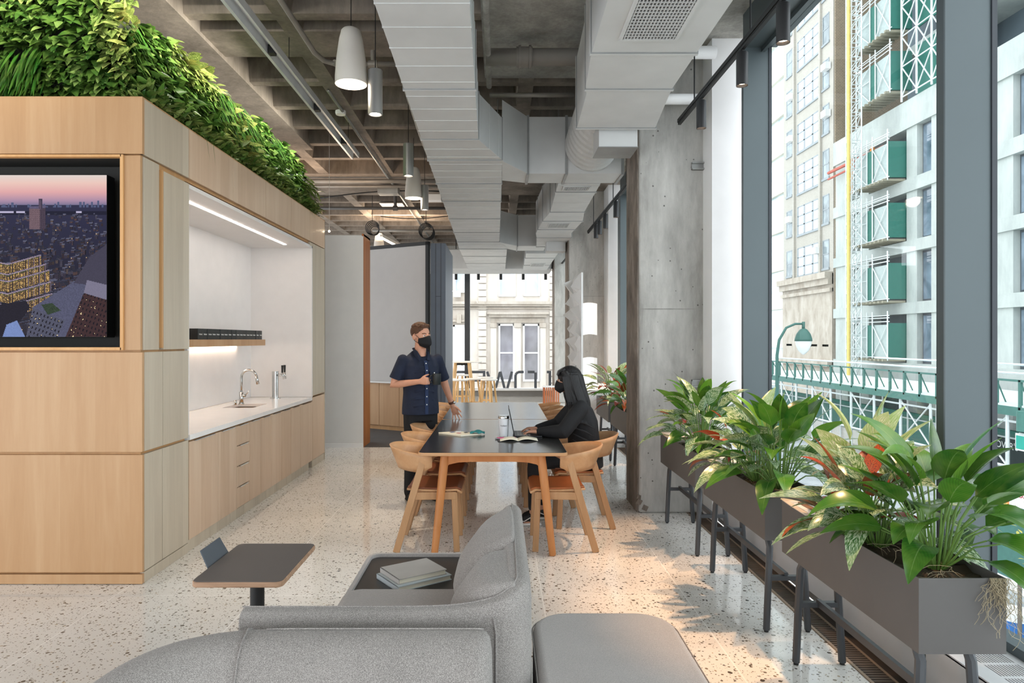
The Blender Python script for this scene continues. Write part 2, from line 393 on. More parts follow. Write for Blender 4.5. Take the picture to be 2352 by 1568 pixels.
# white pilasters beside the columns
for i, (y0, y1, lab) in enumerate(((6.1, 7.05, 'a'), (11.9, 12.8, 'b'))):
    struct('wall_right' if i == 0 else 'wall_right_far', MB().box(1.90, 2.34, y0, y1, 0, 4.32), WHITE)
struct('wall_right_end', MB().box(1.95, 2.34, 17.5, 19.7, 0, 4.32), WHITE)
struct('wall_rear_baffle', MB().box(-8, 2.34, -3.5, -3.4, 2.7, 4.32), WHITE)  # unseen upper wall added behind the camera to cut frontal light on the ducts
struct('wall_rear_pier', MB().box(1.95, 2.34, -3.4, -2.6, 0, 4.32), WHITE)
# radiator bench under the side glazing
HEAT = mat('heater_enclosure', '#c9c8c8', .45, .1, var=.03)
def bench(y0, y1, n, lab):
    t = thing('heater_cover', lab, 'heater', (2.07, y0, 0), 'white heater covers under the side windows')
    m = MB(); m.box(1.93, 1.955, y0, y1, .055, .262); m.box(1.93, 2.0, y0, y1, .255, .268); m.box(2.17, 2.25, y0, y1, .255, .268)
    m.build('casing', HEAT, t)
    MB().box(1.96, 2.25, y0, y1, .02, .10).build('tray', BLACK, t)
    m = MB()
    for i in range(13): m.box(2.010+i*.0125, 2.0155+i*.0125, y0, y1, .252, .266)
    j = y0+.06
    while j < y1: m.box(2.0, 2.17, j-.008, j+.008, .250, .267); j += .115
    m.box(2.0, 2.012, y0, y1, .25, .2675); m.box(2.158, 2.17, y0, y1, .25, .2675)
    m.build('top_grille', HEAT, t)
    MB().box(1.945, 1.95, y0, y1, .005, .055).build('kick_plate', mat('kick', '#6d6a66', .5), t)
bench(-2.5, 3.09, 0, 'white heater cover with black slotted top below the nearest window'); bench(3.17, 6.08, 1, 'white heater cover low behind the three near planters')
bench(7.06, 11.88, 2, 'white heater cover behind the concrete pillar')
# floor trench grille
m = MB(); m.box(1.755, 1.93, -2.5, 19.5, -.02, .002)
g = struct('trim_7', m, mat('grille_bed', '#3d342e', .6, .3))
m = MB(); m.box(1.75, 1.765, -2.5, 19.5, 0, .006); m.box(1.865, 1.88, -2.5, 19.5, 0, .006)
m.build('grille_edge', mat('brass_edge', '#94806c', .4, .5), g)
m = MB()
y = .8
while y < 12: m.box(1.765, 1.865, y, y+.008, .0, .005); y += .024
m.build('grille_bars', mat('grille_bars', '#65584c', .5, .5), g)
# columns
def column(name, x0, x1, y0, y1, seam, n):
    a = struct(name, MB().box(x0+.012, x1, y0, y1, 0, 4.32), CONC, bevel=.02)
    m = MB(); m.box(x0, x0+.0125, y0+.02, y1-.02, 0, 4.32)
    m.build('rough_edge', EDGEC, a)
    m = MB(); 
    for z in seam: m.box(x0+.02, x1-.01, y0-.003, y0+.003, z, z+.006)
    m.build('pour_line', CAPI, a)
    return a
c1 = column('wall_pillar', 1.29, 1.93, 6.37, 6.95, (1.9,), 1)
for z in (3.23, 1.21):
    m = MB(); m.box(1.79, 1.93, 6.325, 6.365, z-.035, z-.022); m.box(1.79, 1.93, 6.325, 6.365, z+.022, z+.035); m.box(1.79, 1.93, 6.352, 6.366, z-.035, z+.035)
    o = m.build('bracket_channel', GALV); tag(o, 'short steel channel on the %s part of the near concrete pillar' % ('upper' if z > 2 else 'lower'), 'bracket', 'steel channels on the near pillar')
column('wall_pillar_mid', 1.25, 1.91, 12.4, 13.0, (2.4,), 2)
column('wall_pillar_far', 1.39, 2.0, 17.4, 18.0, (2.2,), 3)
# base chipping on near pillar
m = MB()
for i in range(26):
    a = random.uniform(0, .12); z = random.uniform(0, .3)
    m.obox((1.30+a*.6, 6.385+random.uniform(0, .1), z), (random.uniform(.02,.05),)*3, (random.random()*3, random.random()*3, 0))
m.build('chipped_edge', EDGEC, c1)
# white low wall and folded paper sculpture in front of the middle pillar
struct('wall_low', MB().box(1.20, 1.88, 10.2, 11.85, 0, .86), WHITE)
t = thing('paper_sculpture', 'white folded faceted screen standing before the middle concrete pillar', 'sculpture', (1.3, 10.7, .84))
m = MB(); m.box(1.225, 1.25, 10.2, 11.85, .86, 2.62); m.build('panel', WHITE, t)
m = MB(); random.seed(3)
for r in range(7):
    for c in range(3):
        z = .95+r*.235; y = 10.25+c*.5+random.uniform(-.05,.05)
        a = V(1.225, y, z); b = V(1.225, y+.42, z+.04); d = V(1.225, y+.18, z+.26); ap = V(1.225-random.uniform(.07,.15), y+random.uniform(.0,.3), z+random.uniform(.06,.2))
        m.add([a, b, d, ap], [(0,1,3),(1,2,3),(2,0,3)])
m.build('facets', WHITE, t, solid=.002)
for z0, z1 in ((1.68, 2.16), (.86, 1.33)):
    m = MB().grid(lambda u, v: (1.25+.24*u, 10.35+.07*math.sin(u*2.2), z0+(z1-z0)*v+.02*math.sin(u*3)), 6, 2)
    m.build('wing', WHITE, t, solid=.006)
random.seed(11)
# ================================================================== timber block with alcove
XF = -2.36; Y0 = 4.51; Y1 = 9.24
# carcass behind the cladding (open at the alcove and at the screen recess)
m = MB(); m.box(-7.9, -3.16, 4.80, 9.22, 0, 3.2); m.box(-3.16, -2.385, 4.80, 5.17, 0, 3.2); m.box(-3.16, -2.385, 8.64, 9.22, .895, 3.2)
m.box(-3.16, -2.385, 5.17, 8.64, 2.82, 3.2); m.box(-7.9, -2.385, 4.54, 4.80, 2.84, 3.2); m.box(-7.9, -2.385, 4.54, 4.80, 0, 1.55); m.box(-2.49, -2.385, 4.54, 4.8, 1.55, 2.84)
struct('wall_left', m, MAPEDGE, origin=(-5, 4.8, 0))
ALC = struct('wall_alcove', MB().box(-3.16, -3.13, 5.17, 8.64, .8945, 2.80).box(-3.13, -2.362, 5.17, 5.20, .8945, 2.80).box(-3.13, -2.362, 8.60, 8.64, .8945, 2.80).box(-3.13, -2.362, 5.17, 8.64, 2.77, 2.80), LINER)
G = .0035
t = thing('wall_panelling', 'maple veneer panelling with shadow gaps wrapping the block under the living wall', 'panelling', (-2.5, 4.6, 0))
def pan(x0, x1, y0, y1, z0, z1, mt=MAPLE, name='panel', **k): return MB().box(x0, x1, y0, y1, z0, z1).build(name, mt, t, bevel=.0015, seg=1, **k)
def fr(x0, x1, z0, z1, mt=MAPLE, d=0): pan(x0, x1, Y0+d, Y0+.028, z0+G, z1-G, mt)
def sd(y0, y1, z0, z1, mt=MAPLE_DAYLIT, d=0): pan(XF-.024, XF-d, y0+G, y1-G, z0+G, z1-G, mt)
fr(-6.6, XF+.001, 2.842, 3.222); fr(-2.48, XF-.012, 1.545, 2.838); fr(-6.6, XF, .872, 1.538); fr(-6.6, XF, .076, .860, d=.004); fr(-6.6, XF, 0, .070)
for a, b in ((Y0+.003, 5.19), (5.19, 6.06), (6.06, 6.90), (6.90, 7.75), (7.75, 8.50), (8.50, Y1)): sd(a, b, 2.842, 3.222, MAPLE_DAYLIT if a < 5 else MAPLE_HALFLIT)
pan(-7.9, XF+.001, Y0, Y1, 3.215, 3.225, MAPLE, 'top_board')
sd(Y0+.028, 4.752, 1.545, 2.838, d=.006); sd(4.772, 5.17, 1.545, 2.80, d=-.012)
pan(XF-.02, XF+.013, 4.752, 4.772, 1.56, 2.80, MAPEDGE, 'door_edge', label='darker exposed plywood edge strip')
sd(Y0+.028, 4.789, .872, 1.538); sd(4.789, 5.185, .872, 1.538); sd(Y0+.028, 4.78, .076, .860); sd(4.78, 5.185, .076, .860); pan(XF-.03, XF-.004, Y0+.028, 5.185, 0, .072, MAPLE_DAYLIT, 'plinth')
sd(8.63, Y1, .905, 2.838); sd(8.50, 8.63, 2.79, 2.838)
pan(-3.15, XF, 9.22, Y1, 0, 3.22, MAPLE_DAYLIT, 'end_panel')
pan(-2.376, XF-.001, 5.172, 5.198, .90, 2.80, LINER, 'jamb_edge'); 
# screen recess
m = MB(); m.box(-6.6, -2.49, 4.775, 4.79, 1.56, 2.84); m.box(-2.505, -2.49, 4.535, 4.79, 1.56, 2.84); m.box(-6.6, -2.49, 4.535, 4.79, 1.555, 1.57); m.box(-6.6, -2.49, 4.535, 4.79, 2.825, 2.84)
m.build('screen_recess', mat('recess_black', '#23221f', .7), t, label='dark recess lining around the screen')
m = MB(); m.box(-6.6, -2.49, 4.495, 4.54, 2.822, 2.838); m.box(-6.6, -2.49, 4.495, 4.54, 1.548, 1.568); m.box(-2.5, -2.478, 4.495, 4.54, 1.548, 2.838)
m.build('recess_frame', m_wood('frame_maple', '#c58f55', '#d39f66', '#dfb07a', 'z', plank=0), t, bevel=.002, seg=1, label='narrow orange-toned timber frame')
# ---- screen picture: dusk city painted as colours of the lit panel
def city():
    Wd, Hd = 460, 260; rng = np.random.default_rng(5); im = np.zeros((Hd, Wd, 3))
    hz = int(Hd*.185)
    def C(h): return np.array(hexc(h)[:3])
    sky = [(0, C('#cfc3bd')), (.25, C('#d9b7ad')), (.55, C('#cf9c9c')), (.85, C('#9c8098')), (1, C('#6b6784'))]
    for y in range(hz):
        f = y/hz
        for (a, ca), (b, cb) in zip(sky, sky[1:]):
            if a <= f <= b: im[y] = ca+(cb-ca)*(f-a)/(b-a)
    for y in range(hz, Hd):
        f = (y-hz)/(Hd-hz); im[y] = C('#2c2c44')*(1-f)**1.5+C('#17151f')*(1-(1-f)**1.5)
    im[int(hz*1.22):int(hz*1.34), :] = im[int(hz*1.22):int(hz*1.34), :]*.5
    for k in range(14):
        x = rng.integers(0, Wd-40); im[int(hz*1.22):int(hz*1.28), x:x+rng.integers(8, 36)] = C('#a9a3bd')
    for k in range(80):
        x = rng.integers(0, Wd-6); h = int(1+rng.integers(1, 5)*rng.integers(1, 4)*.8); w_ = rng.integers(2, 6); im[hz-h+3:hz+4, x:x+w_] = C('#4b5270')
    def box(x, y, w_, h, face, side, roof, lit=.02, sl=.4):
        rf_ = roof
        for i in range(w_):
            for j in range(h):
                yy, xx = y+j-int(i*sl*.5), x+i
                if 0 <= yy < Hd and 0 <= xx < Wd:
                    c = face*(.8+.35*rng.random())
                    if i > w_*.62: c = side*(.8+.3*rng.random())
                    if j % 3 == 1 and i % 3 == 1: c = c*.45 if rng.random() > lit else C('#ffd79a')
                    im[yy, xx] = c
            for j in range(max(2, h//7)):
                yy, xx = y-j-int(i*sl*.5), x+i+j//2
                if 0 <= yy < Hd and 0 <= xx < Wd: im[yy, xx] = roof*(.85+.3*rng.random())
    fs = ['#5d4d58', '#4c4456', '#6a5252', '#3c3a4d', '#5a5568', '#70605f', '#453a44']; rf = ['#6f6f8c', '#56566f', '#43455c', '#8486a3']
    for k in range(1900):
        f = (k/1900)**1.1; y = int(hz*1.35+(Hd-hz*1.35)*f); s = 3.6+9*f*f+4*f
        box(int(rng.integers(-10, Wd)), y-int(s), int(s*rng.uniform(.7, 1.6)), int(s*rng.uniform(.7, 1.7)), C(fs[rng.integers(7)])*(.55-.2*f), C(fs[rng.integers(7)])*.25, C(rf[rng.integers(4)])*(.42-.15*f), .015+.02*f)
    X = lambda px: int((px/245.)*171+Wd-171); Y = lambda py: int((py-402)/371.*Hd)
    box(X(68), Y(478), 26, 34, C('#6b575f'), C('#453a48'), C('#56506a'), .0, .1); box(X(90), Y(458), 6, 16, C('#54485a'), C('#3c3547'), C('#3c3547'), 0, 0)
    # terraced lit building
    tiers = [(-150, 582, 95, 22), (-150, 606, 106, 14), (-150, 622, 114, 24), (-150, 650, 118, 22), (-150, 678, 121, 26)]
    for (xa, ya, xb, hh) in tiers:
        xm = 18
        for px in range(xa, xb):
            sl = .28*(px-xm) if px > xm else -.20*(px-xm)
            for py in np.arange(0, hh, .7):
                yy, xx = Y(ya+16+py-sl+(8 if px > xm else 8)), X(px)
                if 0 <= yy < Hd and 0 <= xx < Wd:
                    v = rng.random(); c = C('#eec27a')*(.12+.75*v*v*v) if (v > .25 and (px*7//5) % 3) else C('#3b2f2b')
                    if py < 2.2: c = C('#85788a')
                    if 3 <= py < 5 and rng.random() > .3: c = C('#3f4a30')
                    if px % 13 == 0: c = C('#6f6270')
                    im[yy, xx] = c
    # grey roofed block and dark red block
    def quad(pts, col, var=.1, win=None):
        P = [(X(a), Y(b)) for a, b in pts]; xs = [p[0] for p in P]; ysq = [p[1] for p in P]
        for xx in range(max(0, min(xs)), min(Wd, max(xs)+1)):
            for yy in range(max(0, min(ysq)), min(Hd, max(ysq)+1)):
                ins = False; j = len(P)-1
                for i in range(len(P)):
                    if (P[i][1] > yy) != (P[j][1] > yy) and xx < (P[j][0]-P[i][0])*(yy-P[i][1])/(P[j][1]-P[i][1]+1e-9)+P[i][0]: ins = not ins
                    j = i
                if ins:
                    c = col*(1-var+2*var*rng.random())
                    if win:
                        u, v = (xx*.94+yy*.34), (yy*.94-xx*.34)
                        if int(u) % 6 < 2 and int(v) % 8 < 4: c = C('#ffe3ae') if rng.random() < win*(.5 if (int(u/6)*7+int(v/8)*3) % 5 else 4) else C('#15111a')
                    im[yy, xx] = c
    quad([(75, 705), (182, 638), (245, 640), (245, 700), (160, 775), (62, 775)], C('#4c4d63'), .22)
    quad([(75, 707), (150, 735), (130, 775), (60, 775)], C('#4a4b5c'), .2, .03)
    quad([(95, 700), (120, 695), (140, 712), (110, 722)], C('#2d3a2c'), .4)
    quad([(245, 560), (205, 590), (170, 650), (245, 660)], C('#3d3a4a'), .1)
    quad([(200, 642), (250, 655), (250, 690), (193, 672)], C('#6f6b7f'), .06)
    quad([(193, 672), (250, 690), (250, 775), (150, 775)], C('#3a2729'), .12, .05)
    quad([(0, 700), (60, 690), (70, 705), (20, 775), (-20, 775)], C('#1e1b26'), .2)
    quad([(15, 745), (40, 735), (60, 775), (5, 775)], C('#6d7fae'), .1)
    return im
im = city(); H_, W_ = im.shape[:2]
sc = thing('display_screen', 'wall screen showing a city skyline at dusk in a dark recess', 'screen', (-3.6, 4.7, 1.6))
sx0, sx1, sz0, sz1, sy = -4.60, -2.658, 1.637, 2.731, 4.62
MB().box(sx0-.004, sx1, sy+.002, sy+.10, sz0-.004, sz1+.004).build('housing', mat('screen_housing', '#0d0d0e', .4), sc, bevel=.003, seg=1)
me = bpy.data.meshes.new('picture')
gx = np.linspace(sx0, sx1, W_+1)+3.6; gz = np.linspace(sz1, sz0, H_+1)-1.6
vv = np.zeros(((H_+1)*(W_+1), 3)); vv[:, 0] = np.tile(gx, H_+1); vv[:, 1] = sy-4.7; vv[:, 2] = np.repeat(gz, W_+1)
I, J = np.meshgrid(np.arange(H_), np.arange(W_), indexing='ij'); a = (I*(W_+1)+J).ravel()
me.from_pydata(vv.tolist(), [], np.stack([a, a+W_+1, a+W_+2, a+1], 1).tolist()); me.update()
ca = me.color_attributes.new('picture', 'FLOAT_COLOR', 'CORNER')
cc = np.ones((H_*W_, 4, 4), dtype=np.float32); cc[:, :, :3] = im.reshape(-1, 1, 3); ca.data.foreach_set('color', cc.ravel())
tt = NT('screen_picture'); at = tt.n('ShaderNodeAttribute', attribute_name='picture').outputs['Color']
tt.set(tt.b.inputs['Emission Color'], at); tt.b.inputs['Emission Strength'].default_value = .62; tt.fin('#020202', .5, 0, .05)
me.materials.append(tt.m); o = bpy.data.objects.new('picture', me); COL.objects.link(o); o.parent = sc
# ---- base cabinets
JO = [(5.19, 5.73, 'd'), (5.73, 6.14, 'd'), (6.14, 6.45, 'w'), (6.45, 6.76, 'd'), (6.76, 7.06, 'd'), (7.06, 7.40, 'd'), (7.40, 7.735, 'd'), (7.735, 8.09, 'd'), (8.09, 8.62, 'd'), (8.62, 9.21, 'd')]
CABN = ['widest maple base cabinet at the camera end of the worktop', 'maple base cabinet left of the drawer stack', 'narrow maple cabinet of four stacked drawers', 'maple base cabinet just right of the drawer stack',
  'maple base cabinet second right of the drawer stack', 'maple base cabinet third right of the drawer stack, below the faucet', 'maple base cabinet fourth right of the drawer stack', 'maple base cabinet fifth right of the drawer stack, below the tap tower', 'wide maple cabinet with recessed notch at its foot', 'tall end maple cabinet at the far corner of the block']
for i, (a, b, k) in enumerate(JO):
    c = thing('base_cabinet', CABN[i], 'cabinet', ((-2.7), (a+b)/2, 0), 'maple base cabinets under the worktop')
    MB().box(-3.0, XF-.025, a+.002, b-.002, .09, .84 if i < 9 else .88).build('body', MAPEDGE, c)
    top = .838 if i < 9 else .885
    def front(z0, z1, nm):
        d = MB().box(XF-.022, XF, a+G, b-G, z0, z1).build(nm, MAPLE_HALFLIT, c, bevel=.0012, seg=1)
        if i < 9: MB().box(XF-.004, XF+.012, a+.12*(b-a)+.02, b-.12*(b-a)-.02, z1-.004, z1+.004).build('edge_pull', STEEL, d, label='thin metal edge pull')
        return d
    if k == 'w':
        zz = [.094, .283, .472, .657, top]
        for z0, z1 in zip(zz, zz[1:]): front(z0+.004, z1-.002, 'drawer')
    else: front(.094, top, 'door')
    off = -.13
    if i < 9: MB().box(-2.44, XF-.012, a+(-.13 if i else 0)+.002, b-.13-.002, 0, .088).build('plinth', MAPLE_DAYLIT, c)
    else: MB().box(-2.44, XF-.006, a, b, 0, .088).build('plinth', MAPLE_DAYLIT, c)
WT = thing('worktop', 'white stone worktop with sink cutout in the lit alcove', 'worktop', (-2.75, 6.9, .85))
m = MB(); zt, zb = .893, .853; sx = (-2.95, -2.62); sy2 = (7.25, 7.72)
m.box(-3.13, XF+.004, 5.20, sy2[0], zb, zt).box(-3.13, XF+.004, sy2[1], 8.60, zb, zt).box(-3.13, sx[0], sy2[0], sy2[1], zb, zt).box(sx[1], XF+.004, sy2[0], sy2[1], zb, zt)
m.build('slab', QUARTZ, WT)
m = MB(); m.box(-3.0, XF-.03, 5.2, sy2[0]-.01, .842, .853); m.build('support_strip', MAPEDGE, WT)
m = MB(); m.box(sx[0]-.005, sx[1]+.005, sy2[0]-.005, sy2[1]+.005, .62, .635); m.box(sx[0]-.01, sx[0], sy2[0], sy2[1], .62, .86); m.box(sx[1], sx[1]+.01, sy2[0], sy2[1], .62, .86); m.box(sx[0], sx[1], sy2[0]-.01, sy2[0], .62, .86); m.box(sx[0], sx[1], sy2[1], sy2[1]+.01, .62, .86)
tag(m.build('sink', STEEL), 'undermounted steel sink basin set in the white worktop', 'sink')
# faucet
f = thing('faucet', 'tall gooseneck steel faucet beside the sink', 'faucet', (-2.9, 7.62, .893))
b = V(-2.88, 7.62, .893)
m = MB(); m.cyl(b, b+V(0,0,.012), .032); m.cyl(b, b+V(0,0,.14), .024, .024, 16)
pts = [b+V(0,0,.12), b+V(0,0,.26)]+[b+V(.085-.085*math.cos(a), -.0, .30+.085*math.sin(a)) for a in [PI*k/10 for k in range(0, 10)]]
m.tube(pts, .0135, 12); m.build('spout', STEEL, f, smooth=True)
m = MB(); e = pts[-1]; m.cyl(e, e+V(.018, 0, -.10), .014, .018, 14); m.build('spray_head', STEEL, f, smooth=True)
m = MB(); m.cyl(b+V(0,0,.10), b+V(.05,-.01,.10), .016); m.cyl(b+V(.045,-.01,.10), b+V(.10,-.02,.16), .006, .005, 8); m.build('handle', STEEL, f, smooth=True)
m = MB(); m.cyl(b+V(-.06,-.02,0), b+V(-.06,-.02,.05), .014); m.build('dispenser', STEEL, f, smooth=True)
# tap tower
f = thing('beverage_tap', 'steel tap tower with two black handles at the far end of the worktop', 'tap', (-2.75, 8.38, .893)); b = V(-2.75, 8.38, .893)
m = MB(); m.cyl(b, b+V(0,0,.008), .065, n=20); m.cyl(b, b+V(0,0,.33), .038, n=20); m.cyl(b+V(0,0,.33), b+V(0,0,.335), .04, n=20); m.build('tower', STEEL, f, smooth='edge')
for j, dy in enumerate((-.05, .05)):
    m = MB(); s_ = b+V(.03, dy*.5, .29); m.cyl(s_, s_+V(.07, dy*.4, 0), .012); m.cyl(s_+V(.07, dy*.4, .03), s_+V(.085, dy*.4, -.05), .011, .008); q = m.build('spigot', STEEL, f, smooth=True)
    MB().cyl(s_+V(.07, dy*.4, .03), s_+V(.07, dy*.4, .12), .011, .014, 10).build('handle', BLACK, q, smooth=True)
# shelf and boxes
sh = thing('wall_shelf', 'thick maple shelf holding black boxes in the alcove', 'shelf', (-2.96, 6.7, 1.55))
MB().box(-3.13, -2.80, 5.21, 8.17, 1.548, 1.618).build('board', MAPLE, sh, bevel=.002, seg=1)
MB().box(-3.125, -3.10, 5.3, 8.12, 1.543, 1.549).build('under_light', emis('under_shelf_led', '#ffeedd', 14), sh, label='glowing strip under the shelf')
BX = mat('box_black', '#191b1b', .45, var=.1); TXW = mat('text_white', '#e8e8e6', .6, var=0)
bx0 = thing('gift_box', 'x', 'box', (-2.87, 0, 1.618), 'row of black boxes on the shelf')
MB().box(-2.92, -2.82, -.05, .05, 1.618, 1.722).build('carton', BX, bx0, bevel=.002, seg=1)
text('Parkland', TXW, bx0, (-2.8195, .006, 1.668), (PI/2, 0, PI/2), .020)
N = 17
for k in range(N):
    y = 6.44+k*(8.06-6.44)/(N-1)
    lab = 'black carton with small white lettering, ' + ('closest to the alcove edge' if k == 0 else 'last one at the open far end of the shelf' if k == N-1 else '%s from the far end of the row' % ['','second','third','fourth','fifth','sixth','seventh','eighth','ninth','tenth','eleventh','twelfth','thirteenth','fourteenth','fifteenth','sixteenth'][N-1-k])
    if k == 0: bx0.location = (-2.87, y, 1.618); bx0['label'] = lab
    else: dup(bx0, (-2.87+random.uniform(-.004,.004), y, 1.618), random.uniform(-.03, .03), lab)
# alcove ceiling LED
o = thing('strip_light', 'glowing linear light recessed in the alcove ceiling', 'light', (-2.6, 6.8, 2.75))
MB().box(-2.615, -2.585, 5.3, 8.28, 2.766, 2.7705).build('diffuser', emis('alcove_led', '#fff1e6', 13), o)
# ================================================================== living wall
lw = thing('living_wall', 'lush green planted wall on top of the maple block', 'plant wall', (-2.8, 5.5, 3.225))
DKS = mat('planting_felt', '#20241a', .95)
m = MB(); m.box(-7.9, -2.66, 4.72, 4.80, 3.225, 4.22); m.prism([(4.72, 3.225), (8.8, 3.225), (8.8, 3.72), (4.72, 3.86)], 'x', -2.74, -2.64); m.build('backing', DKS, lw)
def leaf(mb, b, d, up, L, w, bend=.4, fold=.15, n=5, shape=1.0):
    b = Vector(b); d = Vector(d).normalized(); up = Vector(up); r = d.cross(up)
    if r.length < 1e-3: r = d.orthogonal()
    r.normalize(); u = r.cross(d).normalized(); vs = []; uv = []; fs = []; p = b.copy(); cur = d.copy()
    for i in range(n+1):
        t_ = i/n; ww = w*.5*(math.sin(PI*min(1, t_**(.62*shape)*.985+.015)))**.85 if 0 < i < n else w*.012
        c_ = cur.cross(r)*-1
        vs += [p - r*ww + u*ww*fold*2, p, p + r*ww + u*ww*fold*2]
        p = p + cur*(L/n); cur = (cur - Vector((0,0,1))*bend/n*1.0).normalized(); u = r.cross(cur).normalized()
    for i in range(n):
        k = i*3; t0, t1 = i/n, (i+1)/n
        fs += [(k, k+1, k+4, k+3), (k+1, k+2, k+5, k+4)]
        uv += [[(0,t0),(.5,t0),(.5,t1),(0,t1)], [(.5,t0),(1,t0),(1,t1),(.5,t1)]]
    mb.add(vs, fs, uv)
POTH = m_leaf('pothos_leaf', [(0, '#1a3413'), (.4, '#2c5320'), (.75, '#4d7530'), (1, '#8ba35a')], None, .28)
VARI = m_leaf('variegated_leaf', [(0, '#34521f'), (.5, '#637f38'), (1, '#a3ae62')], ('#cfd08a', .55, 5, 2), .3)
FERN = m_leaf('strap_leaf', [(0, '#143612'), (.5, '#22561a'), (1, '#3d7a26')], None, .3)
PRAY = m_leaf('prayer_leaf', [(0, '#3c5420'), (.6, '#5f6e2e'), (.9, '#7c6a30'), (1, '#7a3a28')], ('#b3b870', .5, 3, 14), .35)
random.seed(21)
A, B, Cc, D_ = MB(), MB(), MB(), MB()
def patch(y, z, front):
    f = math.sin(y*1.9+z*3.1)+math.sin(y*4.3-z*5.2+1.3)*.6
    return f
cnt = 0
def emit(P, nrm, tang, q, u_):
    k = patch(q, P.z, 0)
    d = nrm*random.uniform(.35, 1.0) + tang*random.uniform(-.7, .7) + V(0,0,random.uniform(-1.1, .35))
    if u_ == 1 or (k > 1.42):
        dd = nrm*.5+tang*random.uniform(-.25, .25)+V(0,0,-.7)
        leaf(Cc, P, dd, nrm, random.uniform(.14, .26), random.uniform(.015, .026), random.uniform(.4, 1.2), .1, 4)
    elif k < -.8: leaf(D_, P, d, nrm+V(0,0,.5), random.uniform(.09, .15), random.uniform(.05, .075), .4, .1, 4, 1.1)
    elif k < -.15: leaf(B, P, d, nrm+V(0,0,.5), random.uniform(.07, .13), random.uniform(.045, .07), .6, .12, 5, .8)
    else: leaf(A, P, d, nrm+V(0,0,.5), random.uniform(.06, .11), random.uniform(.05, .074), .5, .14, 5, .8)
for i in range(5200):       # side face, facing the room
    y = random.uniform(4.62, 8.75); z = random.uniform(3.23, min(3.92, 3.80+.18*(y-4.6))-(.0 if y < 8 else .12*(y-8))); th = .04+.17*max(0, 1-(z-3.2)*.9)*random.random()
    u_ = 1 if (6.0 < y < 7.1 and z > 3.55 and random.random() < .85) else 0
    emit(V(-2.63+th, y, z), V(1, 0, 0), V(0, 1, 0), y, u_)
for i in range(2600):       # front face, facing the camera
    x = random.uniform(-4.05, -2.5); z = random.uniform(3.24, 4.1)
    emit(V(x, 4.71-.14*random.random()*max(.2, math.sin((z-3.2)*2.6)), z), V(0, -1, 0), V(1, 0, 0), x*1.1+2, 0)
for i in range(1300):        # mass spilling over the top board and round the corner
    y = random.uniform(4.6, 9.0); leaf(random.choice((A, B, B)), (-2.50+random.uniform(0, .12), y, 3.235+random.random()*.10), V(random.uniform(.2, 1), random.uniform(-.6, .6), random.uniform(-.2, .9)), V(.5, 0, 1), random.uniform(.06, .12), random.uniform(.03, .05), .7, .12, 4)
for i in range(160):        # leggy shoots at the far end
    P = V(-2.6+random.uniform(0, .22), random.uniform(8.4, 8.9), random.uniform(3.25, 3.62)); leaf(B, P, V(random.uniform(.2, .8), random.uniform(.1, .8), random.uniform(-.5, .4)), V(0,0,1), random.uniform(.1, .2), random.uniform(.03, .06), .9, .12, 5)
for Q_ in (A, B, Cc, D_):
    for p_ in Q_.v:
        if p_.z < 3.24 and p_.x < -2.33 and p_.y > 4.52: p_.z = 3.232+(3.24-p_.z)*.2
A.build('pothos_foliage', POTH, lw, smooth=True, fixn=False); B.build('variegated_foliage', VARI, lw, smooth=True, fixn=False); Cc.build('strap_foliage', FERN, lw, smooth=True, fixn=False, label='dark green narrow strap leaves'); D_.build('prayer_plant_foliage', PRAY, lw, smooth=True, fixn=False)
# ================================================================== rooms behind the block
struct('wall_back', MB().box(-7.9, -2.04, 10.24, 10.73, 0, 3.18), WALLW)
struct('trim_8', MB().box(-2.04, -2.032, 10.24, 10.73, .0, 3.2).box(-2.06, -2.032, 10.22, 10.73, 3.17, 3.2), m_wood('orange_edge', '#8a4f22', '#a56230', '#bb7a45', 'z', plank=0))
struct('baseboard_back', MB().box(-7.9, -2.05, 10.225, 10.24, 0, .06), WHITE)
wb = thing('whiteboard_wall', 'large grey projection board with black frame above low maple cupboards', 'board', (-1.8, 12.1, .85), rz=0)
A0 = V(-3.0, 12.8, 0); A1 = V(-1.20, 11.735, 0); dd = (A1-A0).normalized(); nn = V(dd.y, -dd.x, 0)
def wallbar(mb, s0, s1, z0, z1, o0, o1):
    L_ = (A1-A0).length; p = [A0+dd*s0*L_+nn*o0, A0+dd*s1*L_+nn*o0, A0+dd*s1*L_+nn*o1, A0+dd*s0*L_+nn*o1]
    mb.add([(q.x, q.y, z) for z in (z0, z1) for q in p], [(0,3,2,1),(4,5,6,7),(0,1,5,4),(1,2,6,5),(2,3,7,6),(3,0,4,7)])
m = MB(); wallbar(m, 0, .975, .87, 3.26, .0, .03); m.build('board', mat('board_grey', '#bcb9b7', .6, var=.02), wb)
m = MB(); wallbar(m, 0, 1, 3.24, 3.30, -.02, .05); wallbar(m, .975, 1, .87, 3.30, -.02, .05); m.build('frame', BLACK, wb)
m = MB(); wallbar(m, 0, 1, .845, .87, -.02, .12); m.build('ledge', WHITE, wb)
cu = thing('low_cupboard', 'low maple cupboards with two doors under the projection board', 'cupboard', (-1.9, 12.2, 0))
m = MB(); wallbar(m, 0, .96, .08, .843, -.25, .03); m.build('body', MAPEDGE, cu)
for s0, s1 in ((.30, .48), (.483, .70), (.703, .9), (.903, .96)):
    m = MB(); wallbar(m, s0, s1, .085, .84, .03, .05); m.build('door', MAPLE, cu, bevel=.0015, seg=1)
m = MB(); wallbar(m, 0, .96, 0, .08, -.25, .02); m.build('plinth', MAPEDGE, cu)
BLUE = mat('slate_panel', '#5d6673', .5, var=.04)
m = MB(); m.box(-1.19, -.93, 11.8, 11.98, 0, 3.28)
o = struct('wall_slate', m, BLUE)
m = MB()
